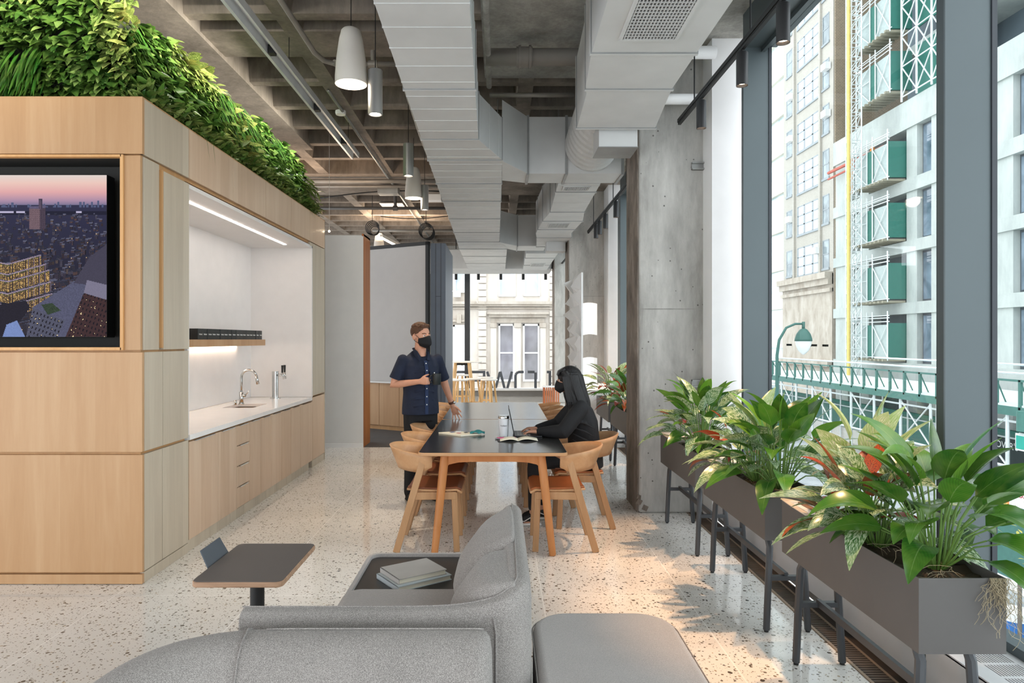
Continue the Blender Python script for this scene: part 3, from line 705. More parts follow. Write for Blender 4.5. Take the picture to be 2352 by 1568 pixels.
for x in (-1.10, -1.01): m.box(x-.003, x+.003, 11.796, 11.802, 0, 3.28)
m.box(-1.10, -1.01, 11.796, 11.802, 2.36, 2.366); m.box(-1.10, -1.01, 11.796, 11.802, 1.2, 1.206)
m.build('panel_joint', BLACK, o)
struct('wall_room', MB().box(-.97, -.93, 11.98, 13.6, 0, 3.28), BLUE)
# ================================================================== long tables
def table(name_label, x0, x1, y0, y1, feet, bolt):
    t = thing('dining_table', name_label, 'table', ((x0+x1)/2, (y0+y1)/2, 0), 'long shared tables end to end')
    zt = .775; c = .045
    def octo(ix, cut):
        a, b, d, e = x0+ix, x1-ix, y0+ix, y1-ix; o = []
        for cx, cy, st in ((b-cut, d+cut, -90), (b-cut, e-cut, 0), (a+cut, e-cut, 90), (a+cut, d+cut, 180)):
            for k in range(5):
                an = math.radians(st+k*22.5); o.append((cx+cut*math.cos(an), cy+cut*math.sin(an)))
        return o
    MB().prism(octo(0, c), 'z', zt-.027, zt-.0015).build('tabletop_edge', OAKX, t, bevel=.006, seg=2, label='pale plywood edge')
    MB().prism(octo(.006, c), 'z', zt-.003, zt).build('tabletop', LINO, t)
    m = MB()
    m.box(x0+.187, x1-.187, y0+.10, y0+.125, zt-.085, zt-.027).box(x0+.17, x1-.17, y1-.125, y1-.10, zt-.085, zt-.027)
    m.box(x0+.16, x0+.185, y0+.12, y1-.12, zt-.084, zt-.028).box(x1-.185, x1-.16, y0+.12, y1-.12, zt-.085, zt-.027)
    for sx, xx in ((1, x0+.2), (-1, x1-.2)):     # curved brackets beside the legs
        for yy in (y0+.10, y1-.125):
            poly = [(xx, zt-.03), (xx+sx*.2, zt-.03), (xx+sx*.2, zt-.085), (xx+sx*.1, zt-.09), (xx+sx*.03, zt-.105), (xx, zt-.13)]
            m.prism(poly, 'y', yy+.002, yy+.023)
    m.build('apron', LEGW, t)
    for sx in (0, 1):
        for sy in (0, 1):
            fx = feet[0] if sx == 0 else feet[1]; fy = y0+.03 if sy == 0 else y1-.03
            tx = x0+.195 if sx == 0 else x1-.195; ty = y0+.115 if sy == 0 else y1-.115
            m = MB(); a = V(tx, ty, zt-.028); b = V(fx, fy, 0)
            pts = [a+(b-a)*k for k in (0, .15, .5, .85, .985, 1)]
            m.tube(pts, [.032, .033, .031, .0275, .026, .021], 16); m.build('leg', LEGW, t, smooth='edge')
    return t
TA = table('long black-topped table nearest the camera with round tapered oak legs', -.61, .512, 5.085, 7.21, (-.487, .40), 0)
TB = table('second black-topped table, beyond the seam behind the nearest one', -.61, .512, 7.225, 9.16, (-.487, .40), 0)
# ------------------------------------------------------------------ chairs
SEATL = mat('cognac_leather', '#a85e30', .42, var=.08); SEATD = mat('brown_leather', '#7a4327', .4, var=.1)
def make_chair(label, seatm):
    t = thing('dining_chair', label, 'chair', (0, 0, 0), 'oak armchairs along the shared tables')
    for s in (-1, 1):
        m = MB(); m.bar((s*.235, .245, 0), (s*.245, .03, .735), .030, .052, (0, 1, 0)); m.build('leg', OAK, t, bevel=.005)
        m = MB(); m.bar((s*.215, -.215, 0), (s*.215, -.195, .455), .030, .046, (0, 1, 0)); m.build('leg', OAK, t, bevel=.005)
        MB().bar((s*.222, -.21, .43), (s*.238, .12, .43), .024, .058).build('side_rail', OAK, t, bevel=.004)
    MB().bar((-.22, -.19, .43), (.22, -.19, .43), .022, .05).build('cross_rail', OAK, t, bevel=.004); MB().bar((-.23, .125, .43), (.23, .125, .43), .022, .05).build('cross_rail', OAK, t, bevel=.004)
    def seat(u, v):
        x = (u-.5)*.47; y = -.255+v*.42; e = max(0, (.12-v)/.12)
        return (x*(1-.04*v), y, .468+.012*(2*abs(u-.5))**3 - .012*math.sin(PI*min(1, v)) - .028*e*e)
    m = MB(); m.grid(seat, 13, 12); m.build('seat', OAKX, t, smooth=True, solid=.016)
    def pad(u, v): p = seat(u*.97+.015, v*.97+.015); return (p[0], p[1], p[2]+.016)
    m = MB(); m.grid(pad, 13, 12); m.build('seat_pad', seatm, t, smooth=True, solid=.014, label='leather seat pad')
    def shell(u, v):
        a = -1+2*u; an = a*PI*.5
        rx, ry = .272, .335; fl = .80+.20*v
        x = math.sin(an)*rx*(fl if abs(a) < .8 else fl+(1-fl)*(abs(a)-.8)/.2*.6); y = -.01+math.cos(an)**.8*ry*fl - (.03 if abs(a) > .999 else 0) if abs(a) < .9999 else -.03
        k = math.cos(an)
        zt = .745+.05*k; zb = .60+.02*k; e = max(0, (abs(a)-.86)/.14)
        zb += e*e*.05
        return (x, y, zb+(zt-zb)*v)
    m = MB(); m.grid(shell, 33, 5); m.build('backrest', OAKX, t, smooth=True, solid=.013, label='bent oak veneer backrest wrapping to the arms')
    return t
ch = make_chair('oak armchair at the near left table corner, bent backrest closest to the camera', SEATD)
ch.location = (-.54, 5.43, 0); ch.rotation_euler = (0, 0, PI/2)
LT = [(6.05, 'oak armchair second along the left side of the table'), (6.67, 'oak armchair third along the left side, in front of the standing man'), (7.42, 'oak armchair on the left side hidden mostly behind the standing man'),
      (7.92, 'oak armchair on the left side under the man\'s hand, first beyond him'), (8.42, 'oak armchair last but one on the left side of the tables'), (8.92, 'oak armchair furthest along the left side of the tables')]
for y, l in LT: dup(ch, (-.54, y, 0), PI/2, l)
chr_ = make_chair('oak armchair at the near right table corner with orange leather seat', SEATL)
chr_.location = (.49, 5.43, 0); chr_.rotation_euler = (0, 0, -PI/2)
dup(chr_, (.725, 6.06, 0), -PI/2, 'oak armchair pulled out from the table with the seated woman on it')
for y, l in ((6.8, 'oak armchair on the right side just beyond the seated woman'), (7.45, 'oak armchair on the right side, second beyond the seated woman'), (7.95, 'oak armchair on the right side, third beyond the seated woman'), (8.45, 'oak armchair last but one on the right side of the tables'), (8.93, 'oak armchair furthest along the right side of the tables')):
    dup(chr_, (.47, y, 0), -PI/2, l)
# ------------------------------------------------------------------ things on the table
ZT = .775
lap = thing('laptop', 'open black laptop under the seated woman\'s hands', 'laptop', (.24, 6.05, ZT))
MB().box(.13, .37, 5.88, 6.22, ZT, ZT+.014).build('base', mat('laptop_dark', '#232428', .4, .3), lap, bevel=.004)
m = MB()
for i in range(5):
    for j in range(13): m.box(.155+i*.024, .174+i*.024, 5.895+j*.024, 5.914+j*.024, ZT+.014, ZT+.0165)
m.build('keyboard', mat('keys_grey', '#8d8a88', .5), lap)
m = MB(); m.bar((.129, 6.05, ZT+.012), (.082, 6.05, ZT+.245), .34, .007, (1, 0, 0)); m.build('lid', mat('laptop_dark', '#232428'), lap, bevel=.002, seg=1)
tb = thing('tumbler', 'white steel tumbler with grey lettering standing on the table', 'tumbler', (.037, 5.93, ZT)); b = (.037, 5.93, ZT)
MB().lathe([(.0, .0), (.037, .0), (.039, .008), (.046, .158), (.046, .16), (.0, .16)], b, 28, cap=False).build('cup', mat('tumbler_white', '#dfe2e6', .3), tb, smooth='edge')
MB().lathe([(.0465, .158), (.0475, .172), (.046, .18), (.0, .182)], b, 28, cap=False).lathe([(.0375, .001), (.0392, .012), (.0375, .013)], b, 28, cap=False).build('rim', STEEL, tb, smooth=True, label='steel rim and foot band')
MB().lathe([(.0, .186), (.043, .186), (.045, .178)], b, 24, cap=False).build('lid', mat('clear_lid', '#a9a9a7', .15), tb, smooth='edge')
text('Parkland', mat('text_grey', '#5f6468', .6, var=0), tb, (.037, 5.93-.0455, ZT+.10), (PI/2, 0, 0), .018, sx=.9)
nb = thing('notebook', 'open cream-paged notebook with pink marker strip beside the tumbler', 'notebook', (.15, 5.72, ZT))
def page(x0, x1, y0, y1, z, cur):
    m = MB()
    m.grid(lambda u, v: (x0+(x1-x0)*u, y0+(y1-y0)*v, z+cur*math.sin(PI*(1-u) if cur > 0 else PI*u)*.6+abs(cur)*.2), 8, 3); return m
PG = mat('paper', '#ece6d2', .8, var=.02)
nb.rotation_euler = (0, 0, .0)
m = MB(); m.obox((.15, 5.73, ZT+.002), (.34, .19, .003), (0, 0, .08)); m.build('cover', BLACK, nb)
m = MB(); m.grid(lambda u, v: (.155-.15*u+.0*v, 5.645+.17*v-.012*u, ZT+.004+.022*math.sin(PI*min(1, (1-u)*1.0))*(.9-.5*u)), 9, 4); m.build('pages', PG, nb, smooth=True, solid=.002)
m = MB(); m.grid(lambda u, v: (.155+.165*u, 5.645+.17*v+.013*u, ZT+.004+.02*math.sin(PI*u)*(1-.5*u)), 9, 4); m.build('pages', PG, nb, smooth=True, solid=.002)
MB().obox((.06, 5.80, ZT+.010), (.16, .05, .004), (0, 0, .1)).build('bookmark', mat('pink', '#d0588a', .6), nb, label='pink paper edge')
pn = MB().cyl((-.035, 5.76, ZT+.006), (.03, 5.79, ZT+.006), .005).build('pen', mat('pen_silver', '#8d8d92', .3, .8), smooth='edge'); tag(pn, 'short silver pen at the left edge of the open notebook', 'pen')
sk = thing('sketchbook', 'white sketchbook with coloured drawings lying left of the tumbler', 'sketchbook', (-.34, 6.08, ZT))
MB().add([(-.545, 6.12, ZT+.001), (-.335, 5.93, ZT+.001), (-.16, 6.04, ZT+.001), (-.37, 6.20, ZT+.001), (-.545, 6.12, ZT+.012), (-.335, 5.93, ZT+.012), (-.16, 6.04, ZT+.012), (-.37, 6.20, ZT+.012)], [(0,1,2,3),(4,5,6,7),(0,1,5,4),(1,2,6,5),(2,3,7,6),(3,0,4,7)]).build('pages', PG, sk)
for k, (x, y, c, s_) in enumerate(((-.42, 6.13, '#243a78', .045), (-.37, 6.15, '#e9e9ee', .06), (-.36, 6.05, '#c77a86', .035), (-.30, 6.09, '#2c3348', .03))):
    MB().obox((x, y, ZT+.013+k*.001), (s_, s_*.8, .002), (0, 0, .6+k)).build('drawing', mat('ink%d' % k, c, .7), sk)
sc2 = MB().grid(lambda u, v: (-.26+.13*u, 6.02+.09*v, ZT+.012+.018*abs(math.sin(u*5+v*3))*math.sin(PI*u)+.012*math.sin(PI*v)), 12, 8).build('cloth_pouch', mat('teal_cloth', '#2f8387', .8), smooth=True, solid=.004)
tag(sc2, 'crumpled teal cloth pouch lying on the corner of the white sketchbook', 'pouch')
# ------------------------------------------------------------------ side table and sofas
st = thing('side_table', 'low grey laptop table with plywood edge on a black pole', 'side table', (-1.08, 3.08, 0))
def rr(x0, x1, y0, y1, r, n=6, sk=0):
    o = []
    for cx, cy, s_ in ((x1-r, y0+r, -90), (x1-r, y1-r, 0), (x0+r, y1-r, 90), (x0+r, y0+r, 180)):
        for k in range(n+1):
            an = math.radians(s_+k*90/n); o.append((cx+r*math.cos(an), cy+r*math.sin(an)))
    return o
PLY = m_wood('plywood_edge', '#8a6a52', '#b08c70', '#c9a88c', 'x', False, 0, 6, .5)
MB().prism(rr(-1.27, -.892, 2.80, 3.33, .03), 'z', .600, .6235).build('top_edge', PLY, st, bevel=.005, label='plywood edge band')
MB().prism(rr(-1.266, -.896, 2.804, 3.326, .028), 'z', .6230, .6255).build('top', mat('grey_laminate', '#5c5653', .55, var=.02), st)
m = MB(); m.cyl((-1.085, 3.06, .012), (-1.085, 3.06, .6), .031, n=20); m.build('pole', BLACK, st, smooth='edge')
MB().prism(rr(-1.28, -.92, 2.88, 3.24, .06), 'z', 0, .012).build('base_plate', BLACK, st, bevel=.003, seg=1)
m = MB(); m.add([(-1.275, 2.99, .61), (-1.275, 3.22, .61), (-1.325, 3.23, .685), (-1.325, 3.02, .685)], [(0,1,2,3)]); m.box(-1.28, -1.20, 3.0, 3.2, .593, .60); m.build('handle', mat('handle_grey', '#5b6168', .5, .3), st, solid=.005, bevel=.002, seg=1, label='folded metal plate handle')
FAB = m_fabric('grey_weave', '#524f4d', '#aaa49f', 450); FAB2 = m_fabric('grey_felt', '#908b88', '#c0bab6', 560)
sf = thing('sofa', 'grey woven sofa with high back, near arm and black tray table end', 'sofa', (-.4, 3.0, 0))
m = MB()       # back spine along Y, rising shell that wraps into the arm
def spine(u, v):
    # u along path: arm left end -> corner -> far end ; v around cross-section
    L1 = .90
    s_ = u*2.15
    if s_ < L1: c = V(-.91+s_, 2.42, 0); tdir = V(1, 0, 0)
    elif s_ < L1+.2:
        an = (s_-L1)/.2*PI/2; c = V(-.01+.075*math.sin(an), 2.42+.075*(1-math.cos(an)), 0); tdir = V(math.cos(an), math.sin(an), 0)
    else: c = V(.065, 2.495+(s_-L1-.2), 0); tdir = V(0, 1, 0)
    side = V(tdir.y, -tdir.x, 0); zt = .672+.093/(1+math.exp(-(s_-.93)*14)); w_ = .052
    prof = [(-1, .10), (-1, .3), (-1, zt-.07), (-.93, zt-.03), (-.6, zt-.006), (0, zt), (.6, zt-.006), (.93, zt-.03), (1, zt-.07), (1, .3), (1, .10)]
    q = prof[min(10, int(round(v*10)))]
    return c+side*w_*q[0]+V(0, 0, q[1])
m.grid(spine, 64, 11)
b0 = spine(0, .5)
for e in (0, 63):
    idx = [j*64+e for j in range(11)]; m.f.append(idx)
m.build('shell', FAB, sf, smooth=True, solid=0, bevel=.012)
def welt(pts, mt, par, r=.0045, nm='piping'): return MB().tube(pts, r, 6).build(nm, mt, par, smooth=True)
shl = sf.children[-1]
welt([spine(k/60, .5)+V(0, 0, .001) for k in range(0, 61)], FAB, shl, .003)
welt([V(-.012, 2.365, .15), V(-.012, 2.365, .60), V(-.02, 2.366, .655)], FAB, shl, .004)
m = MB(); m.prism(rr(-.735, .02, 2.46, 3.82, .05), 'z', .10, .30); m.build('base', FAB2, sf, bevel=.02)
m = MB(); m.prism(rr(-.735, .02, 2.47, 3.25, .09), 'z', .30, .445); m.build('seat_cushion', FAB2, sf, bevel=.045, seg=4)
tr = MB().prism(rr(-.70, .06, 3.10, 3.79, .05), 'z', .385, .412).build('tray_top', mat('tray_black', '#262423', .3, var=.05), sf, label='glossy black tray surface')
m = MB(); o_ = rr(-.722, .08, 3.08, 3.815, .07); i_ = rr(-.702, .06, 3.10, 3.795, .052); n_ = len(o_)
m.add([(p[0], p[1], z) for z in (.28, .428) for p in o_]+[(p[0], p[1], z) for z in (.28, .428) for p in i_],
  [(k, (k+1)%n_, n_+(k+1)%n_, n_+k) for k in range(n_)]+[(2*n_+k, 3*n_+k, 3*n_+(k+1)%n_, 2*n_+(k+1)%n_) for k in range(n_)]+[(n_+k, n_+(k+1)%n_, 3*n_+(k+1)%n_, 3*n_+k) for k in range(n_)])
m.build('tray_rim', FAB2, sf, smooth='edge')
m = MB(); 
def cush(y0, y1, zp, xo):
    m = MB(); prof = [(-.19, .445), (-.215, .50), (-.185, .62), (-.09, .74), (.055, zp), (.068, zp-.03), (.065, .60), (.055, .445)]
    secs = []
    N_ = 9
    def fn(u, v):
        k = v; y = y0+(y1-y0)*k; e = math.sin(PI*k)**.35
        i = u*len(prof); i0 = int(i) % len(prof); f = i-int(i); a = prof[i0]; b = prof[(i0+1) % len(prof)]
        x = a[0]+(b[0]-a[0])*f; z = a[1]+(b[1]-a[1])*f
        x = .055+(x-.055)*(.35+.65*e)+xo; z = z if z > .7 else .445+(z-.445)*1
        return (x, y, z)
    m.grid(fn, 24, 13, closed_u=True); m.f.append(list(range(24))); m.f.append(list(range(12*24, 13*24)))
    return m.build('back_cushion', FAB, sf, smooth=True, sub=1)
cush(2.86, 3.42, .80, 0); cush(2.42, 2.86, .755, .0)
for x, y in ((-.66, 2.55), (-.66, 3.72), (0, 3.72), (-.02, 2.55)): MB().cyl((x, y, 0), (x, y, .10), .016).build('foot', BLACK, sf)
# second sofa, backing on to the first: curved cushion in the foreground
s2 = thing('sofa_corner', 'grey woven curved sofa back in the immediate foreground', 'sofa', (-.5, 1.8, 0))
def curve2(u, v):
    # path of the top ridge: from right (x=-.02) to left then curling towards the camera
    s_ = u
    if s_ < .6: c = V(-.02-.78*s_/.6, 2.25, 0); d = V(-1, 0, 0)
    else:
        an = (s_-.6)/.4*1.35; c = V(-.80-.42*math.sin(an), 2.25-.42*(1-math.cos(an)), 0); d = V(-math.cos(an), -math.sin(an), 0)
    side = V(-d.y, d.x, 0)            # points to the camera / inside
    zt = .668-.03*max(0, (s_-.5)/.5)**1.5-.05*max(0, (s_-.75)/.25)**2
    e = math.sin(PI*min(1, max(0, min(s_/.03, (1-s_)/.03)))/2)
    prof = [(-.06, .10), (-.062, .4), (-.06, zt-.06), (-.045, zt-.018), (0, zt), (.06, zt-.012), (.11, zt-.05), (.15, zt-.13), (.17, .42), (.16, .12)]
    q = prof[min(9, int(round(v*9)))]; k = .55+.45*e
    return c+side*(q[0]*k)+V(0, 0, q[1] if q[1] < .3 else q[1]-(1-e)*.03)
m = MB(); m.grid(curve2, 60, 10); m.f.append([j*60 for j in range(10)]); m.f.append([j*60+59 for j in range(10)])
m.build('backrest', FAB, s2, smooth=True, sub=1)
bk = s2.children[-1]
welt([curve2(.62, j/9)+V(0,-.001,.002) for j in range(2, 10)], FAB, bk, .003, 'seam')
welt([curve2(k/40, 4/9) + V(0, .004, -.003) for k in range(1, 24)], FAB, bk, .003, 'piping')
m = MB(); m.prism([(-.02, 2.3), (-.85, 2.3), (-1.2, 2.1), (-1.28, 1.7), (-1.25, 1.2), (-.02, 1.2)][::-1], 'z', .10, .43); m.build('seat', FAB, s2, bevel=.04, seg=3)
for x, y in ((-.1, 1.3), (-1.1, 1.3), (-1.0, 2.1)): MB().cyl((x, y, 0), (x, y, .10), .016).build('foot', BLACK, s2)
ot = thing('ottoman', 'pale grey rounded sofa seat on the right of the spine', 'ottoman', (.44, 2.0, 0))
m = MB(); m.prism(rr(.14, .745, 1.15, 3.02, .16, 10), 'z', .12, .42); m.build('seat', FAB2, ot, bevel=.035, seg=4)
m = MB(); m.prism(rr(.15, .735, 1.16, 3.01, .15, 10), 'z', .09, .121); m.build('base', FAB, ot)
welt([V(x, y, .396) for x, y in (lambda L: L+L[:1])(rr(.137, .748, 1.147, 3.023, .163, 10))], FAB, ot, .003)
for x, y in ((.25, 1.3), (.65, 1.3), (.25, 2.85), (.65, 2.85)): MB().cyl((x, y, 0), (x, y, .09), .016).build('foot', BLACK, ot)
# two books on the tray
def book(cx, cy, z, w_, d_, h, rot, cov, lab):
    t = thing('book', lab, 'book', (cx, cy, z), 'books on the tray')
    mm = Matrix.Translation((cx, cy, z)) @ Matrix.Rotation(rot, 4, 'Z')
    m = MB(); m.M = mm; m.box(-w_/2, w_/2, -d_/2, d_/2, 0, .003).box(-w_/2, w_/2, -d_/2, d_/2, h-.003, h).box(-w_/2, -w_/2+.003, -d_/2, d_/2, 0, h); m.build('cover', cov, t)
    m = MB(); m.M = mm; m.box(-w_/2+.003, w_/2-.005, -d_/2+.005, d_/2-.005, .003, h-.003); m.build('pages', PG, t)
book(-.43, 3.44, .412, .30, .235, .026, .62, mat('cover_pale', '#c9d2d6', .6), 'pale blue-grey hardcover lying under the other on the tray')
book(-.435, 3.45, .438, .265, .215, .026, .60, mat('cover_grey', '#bdb9b4', .6), 'plain grey hardcover on top of the pale one')
# ------------------------------------------------------------------ planters
def planter(ya, yb, lab, zt=.80):
    t = thing('planter', lab, 'planter', (1.59, (ya+yb)/2, 0), 'grey metal trough planters along the windows')
    x0, x1, zb = 1.439, 1.742, zt-.262; w_ = .006
    m = MB(); q = w_/2; m.add([(x0+q,ya+q,zb+q),(x1-q,ya+q,zb+q),(x1-q,yb-q,zb+q),(x0+q,yb-q,zb+q),(x0+q,ya+q,zt),(x1-q,ya+q,zt),(x1-q,yb-q,zt),(x0+q,yb-q,zt)], [(0,3,2,1),(0,1,5,4),(1,2,6,5),(2,3,7,6),(3,0,4,7)])
    m.build('trough', PLANTB, t, solid=w_)
    m = MB(); m.grid(lambda u, v: (x0+w_+(x1-x0-2*w_)*u, ya+w_+(yb-ya-2*w_)*v, zt-.035+.012*math.sin(u*9+v*31)+.008*math.sin(v*77)), 8, 30); m.build('soil', mat('moss_soil', '#3a2f22', .95, bump=.8, bs=90), t)
    for yy in (ya+.085, yb-.075):
        for s_, xt, xb in ((0, 1.50, 1.48), (1, 1.68, 1.71)):
            m = MB(); sg = 1 if yy < (ya+yb)/2 else -1
            m.tube([(xt, yy+sg*.10, zb-.002), (xt, yy+sg*.03, zb-.018), (xt, yy+sg*.004, zb-.06), (xt+(xb-xt)*.5, yy, .25), (xb, yy, .012)], .0185, 8)
            l = m.build('leg', DKMET, t, smooth='edge')
            MB().cyl((xb, yy, 0), (xb, yy, .012), .012).build('glide', BLACK, l)
        MB().bar((1.49, yy, .30), (1.695, yy, .30), .03, .024).build('crossbar', DKMET, t)
    MB().bar((1.59, ya+.085, .31), (1.59, yb-.075, .31), .02, .034).build('stretcher', DKMET, t)
    m = MB()
    for i in range(60 if ya < 6 else 15):
        y = random.uniform(ya+.03, yb-.1); x = x0+random.uniform(.0, .25); p = V(x, y, zt-.025); pts = [p]
        d = V(random.uniform(-1, 1), random.uniform(-1, 1), .4)
        for k in range(6): p = p+d*.018; pts.append(p.copy()); d = d+V(random.uniform(-.8, .8), random.uniform(-.8, .8), random.uniform(-.7, .3))
        [setattr(q_, 'x', min(max(q_.x, x0+.01), x1-.01)) or setattr(q_, 'z', max(q_.z, zt-.03)) for q_ in pts]; m.tube(pts, .0009, 3, False)
    if ya < 3:
        for i in range(80):
            p = V(x1-random.uniform(-.005, .06), ya-.004+random.uniform(-.006, .004), zt+.002); d = V(random.uniform(-.4, .4), random.uniform(-.3, .0), -.8); pts = [p.copy()]
            for k in range(random.randint(4, 16)): p = p+d*.0125; pts.append(p.copy()); d = V(d.x*.5+random.uniform(-1, 1), random.uniform(-.3, .15), d.z*.6+random.uniform(-.9, .2))
            m.tube(pts, .0008, 3, False)
    m.build('moss_strands', mat('dry_moss', '#a89b80', .9), t)
    return t
GRN = m_leaf('peace_lily_leaf', [(0, '#1f4a1a'), (.4, '#32661f'), (.8, '#4c8427'), (1, '#6a9c34')], None, .25, .15)
AGL = m_leaf('aglaonema_leaf', [(0, '#2a5230'), (.5, '#3b6a3e'), (1, '#578052')], ('#bfd0b0', .47, 4, 9), .25, .15)
CRO = m_leaf('croton_leaf', [(0, '#7c1f1a'), (.4, '#b23a1c'), (.75, '#d8692a'), (1, '#5c3320')], ('#3b2a1c', .55, 5, 16), .3, .1, False)
CREAM = m_leaf('cream_leaf', [(0, '#8fae5a'), (1, '#c2cf92')], ('#e4e2bd', .5, 4, 5), .3, .2)
def plant(name, lab, cat, c, n, hgt, rad, L, wd, mt, group, seed, lean=(0, 0), upr=.5):
    random.seed(seed); t = thing(name, lab, cat, c, group)
    F, T = MB(), MB(); c = Vector(c)
    for i in range(n):
        an = i*2.399+random.uniform(-.4, .4); k = (i+.5)/n; out = V(math.cos(an), math.sin(an), 0)
        tip = c+out*rad*(.25+.75*k**.7)*random.uniform(.75, 1.1)+V(lean[0]*k, lean[1]*k, hgt*(1-.85*k**1.3)*random.uniform(.8, 1.1)+.03)
        tip.x = min(tip.x, 2.12)
        b = c+out*.03; mid = (b+tip)/2+V(0, 0, .25*(tip-b).length*.6)
        T.tube([b, mid, tip], [.0045, .0035, .0028], 5, False)
        d = (tip-mid).normalized()*.7+out*.5+V(0, 0, upr*(1-k)-.15); ll = L*random.uniform(.75, 1.15)
        if tip.x+out.x*ll > 2.2: ll *= .6; d.x *= .3
        leaf(F, tip, d, V(random.uniform(-.5, .5), random.uniform(-.5, .5), 1), ll, wd*random.uniform(.8, 1.2), random.uniform(.5, 1.5), random.uniform(.04, .2), 9, .9)
    T.build('stems', mat('stem_green', '#5f8038', .5), t, smooth=True); F.build('foliage', mt, t, smooth=True, fixn=False)
    return t
gp = 'leafy plants in the window planters'
P1 = planter(2.343, 3.48, 'grey trough planter nearest the camera, magazines at its far end')
P2 = planter(3.70, 4.82, 'grey trough planter second from the camera', .79)
P3 = planter(5.02, 6.10, 'grey trough planter third from the camera, right before the concrete pillar', .785)
P4 = planter(7.68, 8.83, 'grey trough planter first beyond the near concrete pillar', .785)
P5 = planter(9.02, 10.13, 'grey trough planter furthest away, by the low white wall', .785)
plant('peace_lily', 'large glossy green peace lily at the camera end of the nearest planter', 'plant', (1.63, 2.55, .77), 46, .34, .24, .27, .10, GRN, gp, 41, (.02, .0), .7)
plant('aglaonema', 'silver-streaked aglaonema in the middle of the nearest planter', 'plant', (1.56, 2.82, .77), 34, .24, .22, .25, .10, AGL, gp, 42)
plant('variegated_plant', 'tall cream-leaved plant behind the croton of the nearest planter', 'plant', (1.64, 3.08, .77), 11, .36, .14, .28, .12, CREAM, gp, 43, (0, 0), 1.3)
plant('croton', 'orange and red croton in the nearest planter', 'plant', (1.51, 2.88, .77), 14, .24, .15, .22, .085, CRO, gp, 44, (-.03, 0), .9)
plant('peace_lily', 'bright green broad-leaved plant at the camera end of the second planter', 'plant', (1.62, 3.95, .76), 42, .38, .25, .25, .10, GRN, gp, 45, (0, 0), 1.0)
plant('aglaonema', 'silver-striped aglaonema spilling over the front of the second planter', 'plant', (1.56, 4.12, .76), 36, .26, .26, .25, .10, AGL, gp, 46)
plant('croton', 'small red croton at the far end of the second planter', 'plant', (1.52, 4.42, .76), 10, .24, .16, .20, .07, CRO, gp, 47)
plant('variegated_plant', 'pale striped plant between lily and croton in the second planter', 'plant', (1.64, 4.4, .76), 14, .34, .17, .24, .075, CREAM, gp, 48, (0, 0), .9)
plant('peace_lily', 'upright green plant in the third planter in front of the concrete', 'plant', (1.60, 5.40, .755), 40, .38, .26, .25, .095, GRN, gp, 49, (0, 0), .9)
plant('aglaonema', 'silvery aglaonema in the third planter', 'plant', (1.58, 5.32, .755), 34, .32, .28, .26, .085, AGL, gp, 50)
plant('croton', 'sparse orange croton at the far end of the third planter', 'plant', (1.53, 5.75, .755), 6, .18, .13, .17, .05, CRO, gp, 51)
plant('peace_lily', 'green plant in the planter just beyond the pillar', 'plant', (1.60, 8.3, .755), 26, .34, .26, .24, .08, GRN, gp, 52)
plant('croton', 'mixed red and pale croton in the planter just beyond the pillar', 'plant', (1.54, 8.5, .755), 26, .2, .26, .2, .07, CRO, gp, 53)
plant('aglaonema', 'spreading green and white plant in the furthest planter', 'plant', (1.56, 9.4, .755), 40, .38, .32, .26, .08, AGL, gp, 54)
plant('croton', 'dark red-leaved plant in the furthest planter', 'plant', (1.60, 9.6, .755), 10, .4, .2, .24, .09, CRO, gp, 55)
random.seed(60)
MAGS = ['#c9b9a4', '#e2dcd2', '#8f6a50', '#b9c3c2', '#e8e6e0']
for pl, (ya, yb, zt) in enumerate(((2.343, 3.48, .80), (3.70, 4.82, .79), (5.02, 6.10, .785))):
    for k in range(4 if pl == 0 else 2):
        m = MB(); z0 = zt+.002+k*.007; ox = -.02+k*.022; oy = -.05*k
        m.grid(lambda u, v: (1.445+ox+.22*u, yb-.30+oy+.28*v, z0+.004*math.sin(u*3)+.01*(v*v if k == 0 else .2*v)), 5, 6)
        o = m.build('magazine', mat('mag%d' % k, MAGS[k], .5, var=.15, vs=14), solid=.005, smooth=True)
        lab = ['bottom of the pile of loose magazines', 'white magazine second from the bottom', 'brown-spined magazine second from the top', 'pale green magazine topmost of its pile'][k] if pl == 0 else ['lower', 'upper'][k]+' of two magazines'
        tag(o, lab+[' on the nearest planter', ' on the second planter', ' on the third planter'][pl], 'magazine', 'magazines laid across the planters')
    tag(MB().box(1.445, 1.736, yb-.44, yb-.008, zt-.03, zt-.002).build('planter_tray', mat('tray_light', '#b5aca0', .6)), 'shallow tray holding magazines at the far end of the %s planter' % ['nearest', 'second', 'third'][pl], 'tray', 'magazine trays in the planters')
# ================================================================== people
SKIN = mat('skin_light', '#d59c80', .55, var=.05, vs=20); SKIN2 = mat('skin_warm', '#c58f74', .55, var=.05, vs=20)
MASK = mat('mask_black', '#131316', .8, var=.1); HAIRB = mat('hair_brown', '#54341f', .6, var=.3, vs=60, bump=1, bs=150)
def hair_mat():
    t = NT('hair_black'); p = t.pos(False); f = t.noise(t.map(p, (70, 70, 5)), 1.6, 5, .7, .5)
    t.bump(f, .8, .006); return t.fin(t.ramp(f, [(.3, '#09090a'), (.7, '#1c1b1d')]), .42, 0, .4)
HAIRK = hair_mat()
SHIRT = mat('denim_shirt', '#1b2338', .85, var=.22, vs=9, bump=.5, bs=40); TROU = mat('black_jeans', '#15161a', .85, var=.2); JACK = mat('black_jacket', '#17171a', .8, var=.18, vs=8, bump=.6, bs=22)
SHOE = mat('shoe_black', '#141416', .7, var=.2); SOLE = mat('sole_white', '#e4e2df', .6)
